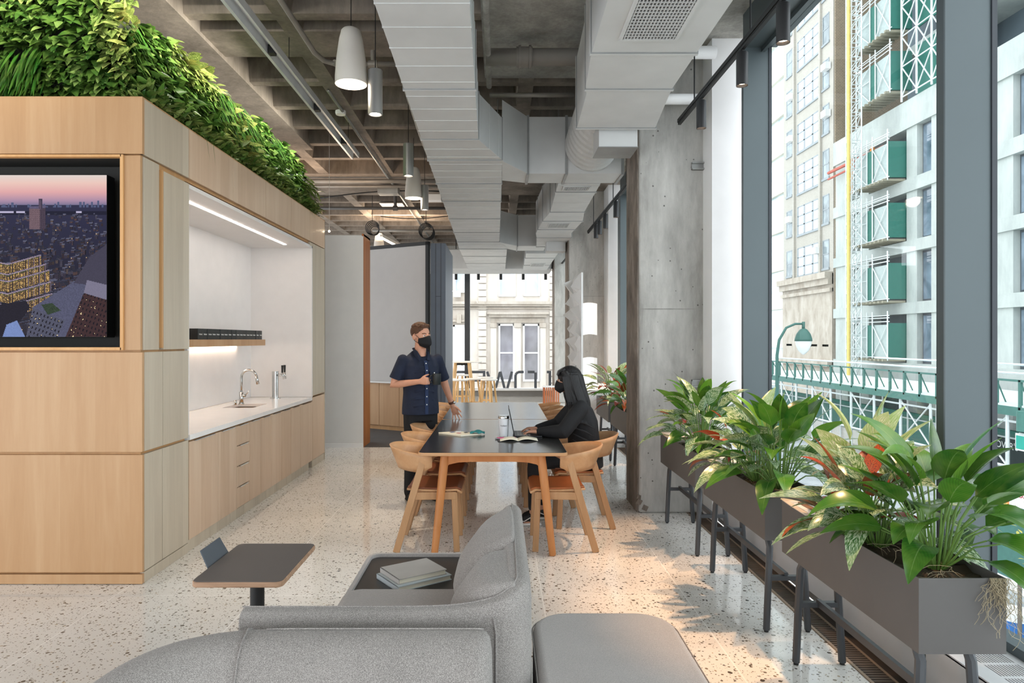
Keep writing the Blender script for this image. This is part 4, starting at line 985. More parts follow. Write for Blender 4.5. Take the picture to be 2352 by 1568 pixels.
def limb(mb, pts, r, n=12, sub=4):
    pts = [Vector(p) for p in pts]; P, R_ = [], []
    for i in range(len(pts)-1):
        for k in range(sub):
            f = k/sub; P.append(pts[i].lerp(pts[i+1], f)); R_.append(r[i]+(r[i+1]-r[i])*f)
    P.append(pts[-1]); R_.append(r[-1]); mb.tube(P, R_, n); mb.ball(P[0], R_[0]*.98); mb.ball(P[-1], R_[-1]*.98)
def hand(mb, W, F, N, T, curl, L=.185, spread=.12, thumb_curl=.5, r=.0088, thumb=True):
    W, F, N, T = Vector(W), Vector(F).normalized(), Vector(N), Vector(T); N = (N-F*N.dot(F)).normalized(); T = (T-F*T.dot(F)-N*T.dot(N)).normalized()
    pl = L*.50; pw = L*.215
    mb.loft([(W-F*.012, T*.026, N*.020), (W+F*.02, T*.030, N*.018), (W+F*pl*.6, T*pw*.98, N*.0155), (W+F*pl*.97, T*pw, N*.0125), (W+F*(pl+.004), T*pw*.9, N*.009)], 14)
    for k, ln in enumerate((.40, .45, .42, .33)):
        d0 = (F+T*(1.5-k)*spread).normalized(); p = W+F*pl*(.97-.03*abs(k-1.2))+T*((1.5-k)/2*pw*.84*1.1); pts = [p-d0*.02, p]; a = 0; cu = curl[k] if isinstance(curl, (list, tuple)) else curl
        for sg, f in ((.45, .9), (.30, 1.1), (.25, .7)):
            a += cu*f; pts.append(pts[-1]+(d0*math.cos(a)+N*math.sin(a))*L*ln*sg)
        rr_ = [r, r, r*.96, r*.9, r*.8]; mb.tube(pts, rr_, 8)
        for q, w_ in zip(pts[1:], rr_[1:]): mb.ball(q, w_, n=8)
    b = W+F*.028+T*pw*.62; d = (F*.75+T*.75+N*.25).normalized(); pts = [b-d*.012, b+d*.028]
    d = (d+F*.45+N*thumb_curl*.6).normalized(); pts.append(pts[-1]+d*.030); d = (d+F*.3+N*thumb_curl).normalized(); pts.append(pts[-1]+d*.026)
    mb.tube(pts, [r*1.6, r*1.35, r*1.15, r*.9], 8)
    for q, w_ in zip(pts, [r*1.6, r*1.3, r*1.12, r*.92]): mb.ball(q, w_, n=8)
def head(mb, C, rot, s=1.0, neckb=None):
    """face looks along -Y before rot; C centre of the head"""
    M_ = Matrix.Translation(C) @ Euler(rot).to_matrix().to_4x4() @ Matrix.Scale(s, 4); mb.M = M_
    mb.ball((0, .012, .03), (.077, .096, .088), n=22); mb.ball((0, -.02, -.02), (.066, .075, .085), n=20)
    mb.loft([((0, -.012, .0), V(.066,0,0), V(0,.072,0)), ((0, -.022, -.05), V(.060,0,0), V(0,.068,0)), ((0, -.042, -.09), V(.044,0,0), V(0,.048,0)), ((0, -.055, -.108), V(.024,0,0), V(0,.028,0))], 18)
    mb.ball((0, -.070, .026), (.046, .0125, .012)); mb.ball((0, -.096, -.018), (.0115, .020, .016)); mb.tube([(0, -.086, .022), (0, -.094, .004), (0, -.104, -.014)], [.008, .009, .012], 8)
    for sx in (-1, 1):
        mb.ball((sx*.079, .012, -.008), (.010, .019, .031), (0, 0, sx*-.35)); mb.ball((sx*.038, -.056, -.024), (.022, .020, .018))
        mb.ball((sx*.011, -.096, -.024), (.009, .012, .009))
    mb.ball((0, -.086, -.052), (.025, .014, .008)); mb.ball((0, -.086, -.061), (.022, .014, .008))
    mb.M = None; return M_
def face_bits(par, M_, iris):
    for sx in (-1, 1):
        m = MB(); m.M = M_; m.ball((sx*.030, -.0735, .004), .0125, n=12); e = m.build('eye', mat('eye_white', '#e2dcd6', .3), par, smooth=True)
        m = MB(); m.M = M_; m.ball((sx*.0315, -.0835, .004), (.0055, .0035, .0055), n=10); m.build('iris', mat('iris'+iris, iris, .3), e, smooth=True)
        m = MB(); m.M = M_; m.tube([(sx*.013, -.083, .022), (sx*.032, -.081, .027), (sx*.052, -.068, .022)], [.003, .004, .0025], 6); m.build('eyebrow', HAIRB if iris != '#1a1210' else HAIRK, par, smooth=True)
        m = MB(); m.M = M_; m.tube([(sx*.018, -.081, .009), (sx*.031, -.085, .0145), (sx*.044, -.077, .008)], [.003, .0035, .003], 6); m.build('eyelid', SKIN if iris != '#1a1210' else SKIN2, par, smooth=True)
def mask(par, M_):
    m = MB(); m.M = M_
    def fn(u, v):
        a = (u-.5)*2.5; z = -.118+.112*v; w = .074+.004*math.sin(PI*v); bulge = .030*math.exp(-(a/.55)**2)*math.sin(PI*min(1, .15+.8*v))
        top = .012*math.exp(-(a/.5)**2)*v - .012*abs(a)*v
        r = (.088 if v > .3 else .088-.03*(.3-v)/.3)+bulge
        taper = 1-.35*max(0, (.35-v))/.35
        return (math.sin(a)*w*taper, -.012-math.cos(a)*r, z+top+.030*abs(a)/1.25*(1-v))
    m.grid(fn, 21, 11); q = m.build('face_mask', MASK, par, smooth=True, solid=.004)
    for sx in (-1, 1):
        m = MB(); m.M = M_; m.tube([(sx*.068, -.045, -.018), (sx*.078, -.01, .010), (sx*.083, .022, .022), (sx*.084, .03, -.01), (sx*.078, .0, -.045), (sx*.066, -.045, -.07)], .0022, 6); m.build('ear_loop', MASK, q, smooth=True)
# ---- standing man
man = thing('person', 'man standing in a navy short-sleeved shirt and black mask, holding a dark mug', 'person', (0, 0, 0))
m = MB()
m.loft([((0, 0, .86), V(.16,0,0), V(0,.11,0)), ((0, 0, 1.0), V(.165,0,0), V(0,.115,0)), ((0, 0, 1.12), V(.15,0,0), V(0,.105,0)), ((0, 0, 1.27), V(.17,0,0), V(0,.115,0)), ((0, 0, 1.38), V(.18,0,0), V(0,.11,0)), ((0, .01, 1.44), V(.10,0,0), V(0,.065,0)), ((0, .01, 1.48), V(.060,0,0), V(0,.056,0))], 22)
limb(m, [(0, .015, 1.46), (0, -.005, 1.60)], [.062, .056])
HR = (-.04, -.24, 1.215); 
RA = [(-.19, .005, 1.415), (-.275, .045, 1.165), (-.095, -.20, 1.205)]
LA = [(.19, .005, 1.415), (.30, .06, 1.14), (.40, .10, .925)]
limb(m, RA, [.044, .043, .026]); limb(m, LA, [.044, .040, .026])
limb(m, [(-.165, .005, 1.395), (.165, .005, 1.395)], [.048, .048])
fd = V(.085, -.10, .012).normalized()
hand(m, RA[2], (.62, -.76, .1), (.6, .55, -.1), (0, -.1, 1), [1.25, 1.25, 1.25, 1.25], spread=.02, thumb_curl=.7)
hand(m, LA[2], (.35, .02, -.75), (-.3, -.35, -.1), (-.25, -.9, -.1), [.18, .12, .14, .2], L=.185, spread=.28, thumb_curl=.15)
for sx in (-1, 1): limb(m, [(sx*.085, 0, .90), (sx*.10, -.01, .50), (sx*.11, .02, .09)], [.085, .055, .036]); m.ball((sx*.11, -.05, .045), (.04, .11, .035))
Mh = head(m, V(0, -.015, 1.652), (0, .0, .35), 1.08)
m.build('body', SKIN, man, remesh=.0055)
face_bits(man, Mh, '#3f4a4c'); mask(man, Mh)
m = MB(); m.M = Mh      # hair
m.ball((0, .02, .045), (.0835, .097, .083), n=22)
rs = random.Random(4)
for i in range(150):
    a = rs.uniform(0, 2*PI); r_ = math.sqrt(rs.random())*.9; x = math.cos(a)*r_*.08; y = .015+math.sin(a)*r_*.09; z = .045+.083*math.sqrt(max(0, 1-(r_*.95)**2))
    m.ball((x, y, z), (.012, .016, .009), (rs.uniform(-.5, .5), rs.uniform(-.5, .5), rs.uniform(0, 3)), n=6)
for i in range(40):
    m.ball((rs.uniform(-.055, .055), -.062+rs.uniform(0, .02), .084+rs.uniform(0, .022)), (.010, .014, .010), (rs.uniform(-1, 0), 0, rs.uniform(-.5, .5)), n=6)
HM = [p for p in m.v]
m.build('hair', HAIRB, man, remesh=.005)
# carve: hair only above the ears/forehead (lower hemisphere hidden in the skull by geometry)
m = MB()
m.loft([((0, .0, .865), V(.193,0,0), V(0,.150,0)), ((0, 0, .93), V(.192,0,0), V(0,.148,0)), ((0, 0, 1.08), V(.180,0,0), V(0,.140,0)), ((0, 0, 1.22), V(.186,0,0), V(0,.142,0)), ((0, 0, 1.35), V(.190,0,0), V(0,.138,0)), ((0, .005, 1.415), V(.178,0,0), V(0,.100,0)), ((0, .014, 1.455), V(.135,0,0), V(0,.090,.016)), ((0, .02, 1.482), V(.085,0,0), V(0,.072,.035))], 26)
for A_ in (RA, LA):
    a, b = V(*A_[0]), V(*A_[1]); m.tube([a+V(-.02 if a.x > 0 else .02, 0, 0), a+V(0,0,.002), a.lerp(b, .2), a.lerp(b, .4), a.lerp(b, .6), a.lerp(b, .76), a.lerp(b, .77)], [.054, .056, .058, .060, .063, .067, .062], 18); m.ball(a, .056)
limb(m, [(-.155, .005, 1.395), (.155, .005, 1.395)], [.060, .060], 14)
for zz in (.95, 1.02, 1.10, 1.17, 1.29): m.tube([(-.14+.03*math.sin(zz*30), -.125, zz), (-.02, -.139, zz+.02), (.10, -.128, zz-.01)], [.004, .012, .004], 6)
m.build('shirt', SHIRT, man, remesh=.007); sh_ = man.children[-1]
m = MB(); m.grid(lambda u, v: (-.012+.034*u, -.1465-.003*math.sin(v*3), .875+.53*v), 2, 14)
pk = m.v; m.v = [V(p.x, -.150+.000*p.z+max(0, (p.z-1.33))*.42, p.z) for p in pk]; m.build('placket', mat('denim_light', '#263556', .85, var=.2), sh_, solid=.004)
for z in (.97, 1.05, 1.13, 1.31, 1.38):
    MB().cyl((.004, -.152+max(0, z-1.33)*.42, z), (.004, -.158+max(0, z-1.33)*.42, z), .006, n=12).build('button', mat('button_white', '#ecebe7', .4), sh_)
for sx in (-1, 1):
    m = MB(); m.add([(sx*.024, -.108, 1.415), (sx*.062, -.058, 1.505), (sx*.080, .0, 1.52), (sx*.085, -.03, 1.465), (sx*.058, -.108, 1.405)], [(0, 1, 2, 3, 4)]); m.build('collar', SHIRT, sh_, solid=.006)
    m = MB(); m.tube([(sx*.022, -.085, 1.42), (sx*.06, -.045, 1.495), (sx*.075, .02, 1.525), (0, .085, 1.53)], .009, 8); m.build('collar_band', SHIRT, sh_, smooth=True)
m = MB(); m.obox((.085, -.142, 1.30), (.10, .012, .012), (0, 0, .12)); m.obox((.085, -.143, 1.255), (.095, .008, .09), (0, 0, .12)); m.build('pocket', SHIRT, sh_, bevel=.004)
MB().cyl((.087, -.146, 1.285), (.087, -.153, 1.285), .006).build('button', mat('button_white', '#ecebe7'), sh_)
m = MB(); m.loft([((0, 0, .80), V(.165,0,0), V(0,.118,0)), ((0, 0, .90), V(.172,0,0), V(0,.122,0)), ((0, 0, .98), V(.165,0,0), V(0,.118,0))], 20)
for sx in (-1, 1): limb(m, [(sx*.085, 0, .86), (sx*.10, -.01, .50), (sx*.11, .01, .08)], [.096, .072, .062], 16)
m.build('trousers', TROU, man, remesh=.008)
for sx in (-1, 1):
    m = MB(); m.loft([((sx*.11, .07, .012), V(.03,0,0), V(0,0,.012)), ((sx*.11, .05, .045), V(.04,0,0), V(0,0,.045)), ((sx*.11, -.03, .05), V(.044,0,0), V(0,0,.05)), ((sx*.12, -.12, .035), V(.047,0,0), V(0,0,.033)), ((sx*.12, -.185, .022), V(.03,0,0), V(0,0,.018))], 16); s_ = m.build('shoe', SHOE, man, sub=1, smooth=True)
    MB().loft([((sx*.11, .08, .008), V(.03,0,0), V(0,.0,.008)), ((sx*.11, .04, .008), V(.045,0,0), V(0,0,.008)), ((sx*.12, -.12, .008), V(.05,0,0), V(0,0,.008)), ((sx*.12, -.195, .008), V(.03,0,0), V(0,0,.008))], 12).build('sole', SHOE, s_)
wt = V(*LA[2]); m = MB(); m.cyl(wt+V(-.008, -.002, .02), wt+V(-.02, -.006, .045), .031, n=18); w_ = m.build('watch', mat('strap_brown', '#5a3526', .6), man, smooth='edge'); MB().ball(wt+V(.01, -.03, .03), (.014, .008, .014)).build('watch_case', STEEL, w_, smooth=True)
man.location = (-.80, 6.93, 0); man.rotation_euler = (0, 0, .50)
# mug held by the man
mg = thing('mug', 'dark charcoal mug held in front of the man\'s chest', 'mug', (0, 0, 0)); MGM = mat('mug_dark', '#262b2b', .45)
MB().lathe([(.0, .002), (.036, 0), (.040, .006), (.041, .108), (.037, .108), (.035, .012), (.0, .01)], (0, 0, 0), 24, cap=False).build('cup', MGM, mg, smooth='edge')
MB().tube([(-.037, 0, .09), (-.062, 0, .088), (-.072, 0, .065), (-.07, 0, .04), (-.055, 0, .022), (-.037, 0, .02)], .006, 8).build('handle', MGM, mg, smooth=True)
Rm = Matrix.Rotation(.50, 3, 'Z'); p = Rm @ V(.055, -.285, 1.175)+V(-.80, 6.93, 0); mg.location = p; mg.rotation_euler = (0, 0, .35)
# ---- seated woman
wo = thing('person', 'woman with long black hair seated at a laptop in black jacket and mask', 'person', (0, 0, 0))
m = MB(); hip = V(0, .02, .56)
m.loft([((0, .02, .50), V(.16,0,0), V(0,.12,0)), ((0, .02, .62), V(.155,0,0), V(0,.11,0)), ((0, .0, .75), V(.13,0,0), V(0,.09,0)), ((0, -.01, .90), V(.15,0,0), V(0,.10,0)), ((0, -.02, 1.0), V(.16,0,0), V(0,.09,0)), ((0, -.035, 1.07), V(.10,0,0), V(0,.06,0)), ((0, -.05, 1.11), V(.055,0,0), V(0,.05,0))], 22)
limb(m, [(0, -.045, 1.07), (0, -.10, 1.19)], [.050, .046])
WL = [(.165, -.03, 1.03), (.235, -.19, .835), (.085, -.395, .815)]; WR = [(-.165, -.03, 1.03), (-.235, -.20, .835), (-.10, -.40, .818)]
limb(m, WL, [.042, .036, .023]); limb(m, WR, [.042, .036, .023])
hand(m, WL[2], (-.12, -1, -.02), (0, .0, -1), (-1, 0, 0), [.38, .34, .34, .4], L=.172, spread=.06, r=.0078, thumb_curl=.2)
hand(m, WR[2], (.12, -1, -.0), (0, .0, -1), (1, 0, 0), [.38, .34, .34, .4], L=.172, spread=.06, r=.0078, thumb_curl=.2)
KN = [(.10, -.43, .545), (-.10, -.42, .545)]; AN = [(.10, -.44, .10), (-.10, -.36, .10)]
for k, a in zip(KN, AN): limb(m, [(k[0], .0, .565), k, a], [.078, .055, .034]); m.ball((a[0], a[1]-.06, .045), (.035, .09, .03))
Mw = head(m, V(0, -.125, 1.262), (.10, 0, -.10), .96)
m.build('body', SKIN2, wo, remesh=.0055)
face_bits(wo, Mw, '#1a1210'); mask(wo, Mw)
m = MB(); m.M = Mw; m.ball((0, .018, .028), (.092, .112, .103), n=24)
# curtain of hair to below the shoulder
m.M = None
C0 = V(0, -.125, 1.262)
def hsec(z, cy, rx, ry, cx=0): return ((cx, cy, z), V(rx, 0, 0), V(0, ry, 0))
m.loft([hsec(1.33, -.11, .09, .10), hsec(1.26, -.085, .094, .095), hsec(1.18, -.06, .098, .085), hsec(1.10, -.035, .108, .082), hsec(1.03, -.018, .116, .078), hsec(.975, .0, .115, .070), hsec(.955, .01, .10, .06)], 24)
rs = random.Random(9)
for i in range(46):      # locks
    a = rs.uniform(-.35*PI, 1.35*PI); ca, sa = math.cos(a), math.sin(a)
    pts = [(ca*.088, -.10+sa*.095, 1.31), (ca*.097, -.07+sa*.092, 1.2), (ca*.110, -.03+sa*.088, 1.08), (ca*.120, -.008+sa*.080, .99), (ca*.118+rs.uniform(-.01, .01), .008+sa*.07+rs.uniform(-.01,.01), .935+rs.uniform(0, .035))]
    m.tube(pts, [.011, .012, .012, .010, .004], 6)
for sx in (-1, 1):       # side pieces by the face, and fringe
    for k in range(5): m.tube([(sx*(.04+.01*k), -.185+.008*k, 1.345), (sx*(.074+.002*k), -.178+.014*k, 1.29), (sx*(.080+.002*k), -.165+.016*k, 1.20), (sx*.085, -.145+.018*k, 1.10), (sx*.09, -.12+.02*k, 1.01+.004*k)], [.010, .012, .012, .010, .004], 6)
for k in range(13): m.tube([(-.06+.01*k, -.16, 1.362), (-.06+.01*k, -.208, 1.335), (-.062+.0103*k, -.222, 1.298)], [.012, .010, .005], 6)
m.build('hair', HAIRK, wo, remesh=.005)
m = MB()
m.loft([((0, .035, .50), V(.20,0,0), V(0,.15,0)), ((0, .03, .60), V(.19,0,0), V(0,.15,0)), ((0, .01, .75), V(.170,0,0), V(0,.14,0)), ((0, -.0, .90), V(.180,0,0), V(0,.135,0)), ((0, -.015, 1.0), V(.18,0,0), V(0,.11,0)), ((0, -.03, 1.06), V(.13,0,0), V(0,.08,0)), ((0, -.045, 1.105), V(.068,0,0), V(0,.06,0))], 26)
for A_ in (WL, WR):
    a, b, c = V(*A_[0]), V(*A_[1]), V(*A_[2]); limb(m, [a, a.lerp(b, .5), b, b.lerp(c, .5), b.lerp(c, .93)], [.068, .070, .066, .052, .037], 16)
limb(m, [(-.15, -.03, 1.02), (.15, -.03, 1.02)], [.06, .06], 14)
for zz_ in (1.22, 1.35): pass
for i in range(5): m.tube([(.20, .10, .56+.07*i), (.235-.01*i, .0, .62+.07*i), (.20, -.12, .72+.05*i)], [.004, .013, .004], 6)
m.build('jacket', JACK, wo, remesh=.007)
m = MB()
for k, a in zip(KN, AN): limb(m, [(k[0]*.95, .03, .575), (k[0], -.25, .57), k, V(*k).lerp(V(*a), .5), V(*a)+V(0, 0, .06)], [.088, .078, .066, .052, .045], 16)
m.loft([((0, .02, .50), V(.17,0,0), V(0,.13,0)), ((0, .02, .64), V(.165,0,0), V(0,.125,0))], 18)
m.build('trousers', TROU, wo, remesh=.008)
for a in AN:
    x, y = a[0], a[1]
    m = MB(); m.loft([((x, y+.06, .03), V(.026,0,0), V(0,0,.02)), ((x, y+.04, .07), V(.035,0,0), V(0,0,.055)), ((x, y-.03, .068), V(.038,0,0), V(0,0,.048)), ((x, y-.12, .048), V(.042,0,0), V(0,0,.03)), ((x, y-.175, .035), V(.025,0,0), V(0,0,.014))], 16); s_ = m.build('shoe', SHOE, wo, smooth=True, sub=1)
    MB().loft([((x, y+.07, .014), V(.028,0,0), V(0,0,.014)), ((x, y+.03, .014), V(.038,0,0), V(0,0,.014)), ((x, y-.12, .014), V(.045,0,0), V(0,0,.014)), ((x, y-.185, .014), V(.026,0,0), V(0,0,.014))], 12).build('sole', SOLE, s_, label='white rubber sole')
    MB().tube([(x+.038, y+.03, .05), (x+.041, y-.03, .075), (x+.044, y-.08, .045), (x+.042, y-.12, .05)], .004, 5).build('side_stripe', SOLE, s_, label='white side stripe')
wo.location = (.735, 6.05, 0); wo.rotation_euler = (0, 0, -PI/2)
# ================================================================== high table and stools by the end window
HS = m_wood('pale_ash', '#c99a62', '#dcb47e', '#e8c899', 'z', False, 0, 1.3, .5)
ht = thing('bar_table', 'round white high table on splayed wooden legs by the end window', 'table', (-.86, 15.9, 0))
MB().lathe([(0, 1.085), (.44, 1.085), (.46, 1.095), (.46, 1.105), (0, 1.112)], (-.86, 15.9, 0), 36, cap=False).build('top', WHITE, ht, smooth='edge')
for k in range(4):
    a = PI/4+k*PI/2; MB().bar((-.86+.22*math.cos(a), 15.9+.22*math.sin(a), 1.08), (-.86+.38*math.cos(a), 15.9+.38*math.sin(a), 0), .045, .06).build('leg', HS, ht, bevel=.006)
MB().bar((-1.05, 15.9, 1.05), (-.67, 15.9, 1.05), .04, .06).bar((-.86, 15.71, 1.05), (-.86, 16.09, 1.05), .04, .06).build('brace', BLACK, ht)
so = thing('bar_stool', 'x', 'stool', (0, 0, 0), 'white-seated wooden bar stools')
MB().lathe([(0, .735), (.17, .735), (.185, .75), (.18, .765), (0, .755)], (0, 0, 0), 24, cap=False).build('seat', WHITE, so, smooth='edge')
for k in range(4):
    a = PI/4+k*PI/2; MB().bar((.11*math.cos(a), .11*math.sin(a), .735), (.20*math.cos(a), .20*math.sin(a), 0), .03, .035).build('leg', HS, so, bevel=.005)
m = MB()
for k in range(4):
    a = PI/4+k*PI/2; b = a+PI/2; m.bar((.17*math.cos(a), .17*math.sin(a), .24), (.17*math.cos(b), .17*math.sin(b), .24), .016, .02)
m.build('footrest', HS, so)
for k, (x, y, l) in enumerate(((-1.12, 14.9, 'white-seated wooden bar stool furthest left of the group'), (-.84, 14.6, 'white-seated wooden bar stool second from the left'), (-.58, 14.95, 'white-seated wooden bar stool in the middle of the group'), (-.32, 15.5, 'white-seated wooden bar stool fourth from the left'), (-.22, 14.7, 'white-seated bar stool furthest right of the group'), (-.9, 16.6, 'bar stool behind the round high table'))):
    if k == 0: so.location = (x, y, 0); so['label'] = l; so.rotation_euler = (0, 0, .2)
    else: dup(so, (x, y, 0), k*.5, l)
# slatted crate near the far end
cr = thing('slatted_bin', 'orange-brown slatted wooden bin near the end window', 'bin', (1.22, 16.2, 0))
m = MB(); m.box(1.04, 1.4, 16.0, 16.36, .0, .09); m.build('base', HS, cr)
for k in range(8):
    for a, b in (((1.05+k*.046, 16.0), (1.05+k*.046, 16.0)), ((1.04, 16.02+k*.045), (1.04, 16.02+k*.045))):
        MB().box(a[0], a[0]+.03, a[1], a[1]+.03, .0, .50).build('slat', mat('slat_orange', '#b5673c', .5), cr)
MB().box(1.03, 1.42, 15.99, 16.38, .495, .51).build('rim', WHITE, cr)
# ================================================================== ducts
def duct(t, secs, name='duct_run', seams=None, crease=.3):
    """secs: (y, x0, x1, z0, z1) rings joined along Y"""
    m = MB(); vs = []
    for y, x0, x1, z0, z1 in secs: vs += [(x0, y, z0), (x1, y, z0), (x1, y, z1), (x0, y, z1)]
    fs = [(i*4+k, i*4+(k+1) % 4, (i+1)*4+(k+1) % 4, (i+1)*4+k) for i in range(len(secs)-1) for k in range(4)] + [(0, 1, 2, 3), tuple(len(vs)-4+k for k in range(4))]
    m.add(vs, fs); o = m.build(name, DUCT, t)
    def at(y):
        for a, b in zip(secs, secs[1:]):
            if a[0] <= y <= b[0]: f = (y-a[0])/(b[0]-a[0]); return [a[k]+(b[k]-a[k])*f for k in range(1, 5)]
        return secs[-1][1:]
    def ring(m, y, w_, pr):
        a = at(y); q = 0
        x0, x1, z0, z1 = a[0]-pr, a[1]+pr, a[2]-pr, a[3]+pr
        m.box(x0, x1, y-w_/2, y+w_/2, z0, a[2]+.001).box(x0, x1, y-w_/2, y+w_/2, a[3]-.001, z1).box(x0, a[0]+.001, y-w_/2, y+w_/2, a[2]+.0012, a[3]-.0012).box(a[1]-.001, x1, y-w_/2, y+w_/2, a[2]+.0012, a[3]-.0012)
    for y in (seams or []): m = MB(); ring(m, y, .024, .010); m.build('flange', DUCT, o)
    for y in (seams or []): m = MB(); ring(m, y-.016, .007, .008); m.build('flange_shadow_line', DUCTD, o)  # darker ring painting the shadow line beside each flange
    if crease:
        m = MB(); y = secs[0][0]+.1
        while y < secs[-1][0]-.05:
            ring(m, y, .012, .0035); y += crease
        m.build('stiffening_crease', DUCT, o)
    return o
ZB = 3.42
d1 = thing('supply_duct', 'long grey rectangular duct running away over the table', 'duct', (-.35, 9, ZB), 'painted ceiling ducts')
duct(d1, [(1.6, -.645, -.135, ZB, ZB+.42), (6.15, -.70, -.19, ZB, ZB+.42), (6.85, -.715, .028, ZB, ZB+.42), (12.6, -.78, .0, ZB, ZB+.42), (13.4, -.80, .15, ZB, ZB+.4), (17.6, -.80, .15, ZB, ZB+.4)], seams=[3.55, 4.92, 6.15, 6.86, 7.9, 8.9, 10.2, 11.5, 12.6, 13.6, 14.8, 16.2], crease=.28)
d2 = thing('supply_duct', 'wide grey duct with ceiling grille along the window side, nearest the camera', 'duct', (.95, 4, ZB), 'painted ceiling ducts')
duct(d2, [(1.6, .56, 1.24, ZB, 4.02), (4.3, .58, 1.24, ZB, 4.02), (4.86, .615, 1.24, ZB, 4.02), (5.02, .64, 1.25, ZB, 4.02), (5.84, .66, 1.33, ZB, 4.02)], seams=[4.30, 4.92, 5.82], crease=0)
def grille(par, x0, x1, y0, y1, z, n):
    m = MB(); w_ = .02
    m.box(x0-w_, x1+w_, y0-w_, y0, z-.012, z).box(x0-w_, x1+w_, y1, y1+w_, z-.012, z).box(x0-w_, x0, y0, y1, z-.012, z).box(x1, x1+w_, y0, y1, z-.012, z); g = m.build('grille_frame', DUCT, par)
    MB().box(x0, x1, y0, y1, z-.003, z).build('grille_back', mat('grille_dark', '#5a5a5a', .8), g)
    m = MB(); k = 0; dx = (x1-x0)/n
    for i in range(n): m.box(x0+dx*(i+.3), x0+dx*(i+.6), y0, y1, z-.012, z-.002)
    y = y0
    st = (y1-y0)/max(3, int((y1-y0)/.035))
    while y < y1+.001: m.box(x0, x1, y-.003, y+.003, z-.010, z-.002); y += st
    m.build('grille_louvres', DUCT, g)
grille(d2, .735, 1.045, 3.05, 3.52, ZB, 16); grille(d2, .735, 1.045, 3.56, 4.08, ZB, 16)
bx = MB().box(.865, 1.20, 5.93, 6.28, 3.29, 3.51).build('junction_box', DUCT, d2); 
m = MB(); m.box(.86, 1.205, 5.92, 6.29, 3.286, 3.292); m.build('lid', DUCTD, bx)
# corrugated drop elbow + branch to the first duct
d3 = thing('branch_duct', 'grey cross duct linking the long duct to the corrugated elbow', 'duct', (.7, 7.6, ZB), 'painted ceiling ducts')
m = MB(); P = [(.028, 6.9, 7.75), (.31, 7.43, 7.88), (1.36, 7.43, 7.88)]
vs = []
for x, ya, yb in P: vs += [(x, ya, ZB+.003), (x, yb, ZB+.003), (x, yb, ZB+.62), (x, ya, ZB+.62)]
m.add(vs, [(i*4+k, i*4+(k+1) % 4, (i+1)*4+(k+1) % 4, (i+1)*4+k) for i in range(2) for k in range(4)]+[(0,1,2,3),(8,9,10,11)])
o = m.build('duct_run', DUCT, d3)
for x, ya in ((.31, 7.43), (.73, 7.43), (1.34, 7.43)): MB().box(x-.014, x+.014, ya-.016, 7.89, ZB-.012, ZB+.635).build('flange', DUCTD, o)
m = MB(); pts = []
Rr = .33
c_ = V(1.03, 7.43, 3.72)
n_ = 44
path = []
for k in range(n_+1):
    f = k/n_; path.append(V(.995, 5.9+1.6*f, 3.76-.04*f))
m.tube(path, [.275+.012*(k % 4 < 2) for k in range(n_+1)], 32)
m.build('corrugated_sleeve', DUCT, d3, smooth=False)
d4 = thing('supply_duct', 'grey stepped duct with small grilles continuing beyond the cross duct', 'duct', (.9, 10, ZB), 'painted ceiling ducts')
duct(d4, [(7.9, .68, 1.17, ZB, 3.95), (9.66, .72, 1.20, ZB, 3.95), (10.4, .66, 1.27, ZB, 3.95), (11.6, .62, 1.22, ZB, 3.95), (12.1, .66, 1.28, ZB, 3.95), (13.3, .72, 1.25, ZB, 3.95)], seams=[8.35, 9.66, 10.4, 11.2, 12.1, 13.28], crease=.5)
grille(d4, .77, 1.06, 8.03, 8.22, ZB, 14); grille(d4, .78, 1.08, 10.55, 10.95, ZB, 14)
MB().box(.87, 1.22, 12.6, 12.95, 3.25, 3.47).build('junction_box', DUCT, d4)
d5 = thing('branch_duct', 'second grey cross duct further back between the two duct lines', 'duct', (.4, 13, ZB), 'painted ceiling ducts')
m = MB(); P = [(.0, 12.7, 13.4), (.35, 13.2, 13.9), (.9, 13.2, 13.9)]; vs = []
for x, ya, yb in P: vs += [(x, ya, ZB+.004), (x, yb, ZB+.004), (x, yb, ZB+.6), (x, ya, ZB+.6)]
m.add(vs, [(i*4+k, i*4+(k+1) % 4, (i+1)*4+(k+1) % 4, (i+1)*4+k) for i in range(2) for k in range(4)]+[(0,1,2,3),(8,9,10,11)]); o = m.build('duct_run', DUCT, d5)
m = MB(); m.box(.34, .36, 13.18, 13.92, ZB-.01, ZB+.61); m.build('flange', DUCTD, o)
d6 = thing('supply_duct', 'furthest short grey duct with a small grille near the end window', 'duct', (.9, 15, ZB), 'painted ceiling ducts')
duct(d6, [(14.0, .55, 1.20, 3.38, 3.9), (17.4, .60, 1.20, 3.38, 3.9)], seams=[14.8, 16.2], crease=0); grille(d6, .75, 1.05, 15.8, 16.4, 3.38, 10)
for par_, x0_, x1_, ys__ in ((d1, -.74, -.02, (7.9, 10.2, 13.6)), (d2, .6, 1.22, (2.5, 4.3)), (d4, .72, 1.2, (8.35, 11.2)), (d6, .6, 1.15, (14.8, 16.2))):
    for y_ in ys__:
        for x_ in (x0_, x1_): MB().cyl((x_, y_, 3.8), (x_, y_, 4.72), .005, n=6).build('hanger_rod', GALV, par_)
d7 = thing('branch_duct', 'wide duct crossing the room above the end window', 'duct', (0, 18, 3.4), 'painted ceiling ducts')
m = MB(); m.prism([(17.6, 3.42), (17.9, 3.38), (18.4, 3.38), (18.5, 3.5), (18.5, 3.95), (17.6, 3.95)], 'x', -2.6, 1.35); m.build('duct_run', DUCT, d7, bevel=.03)
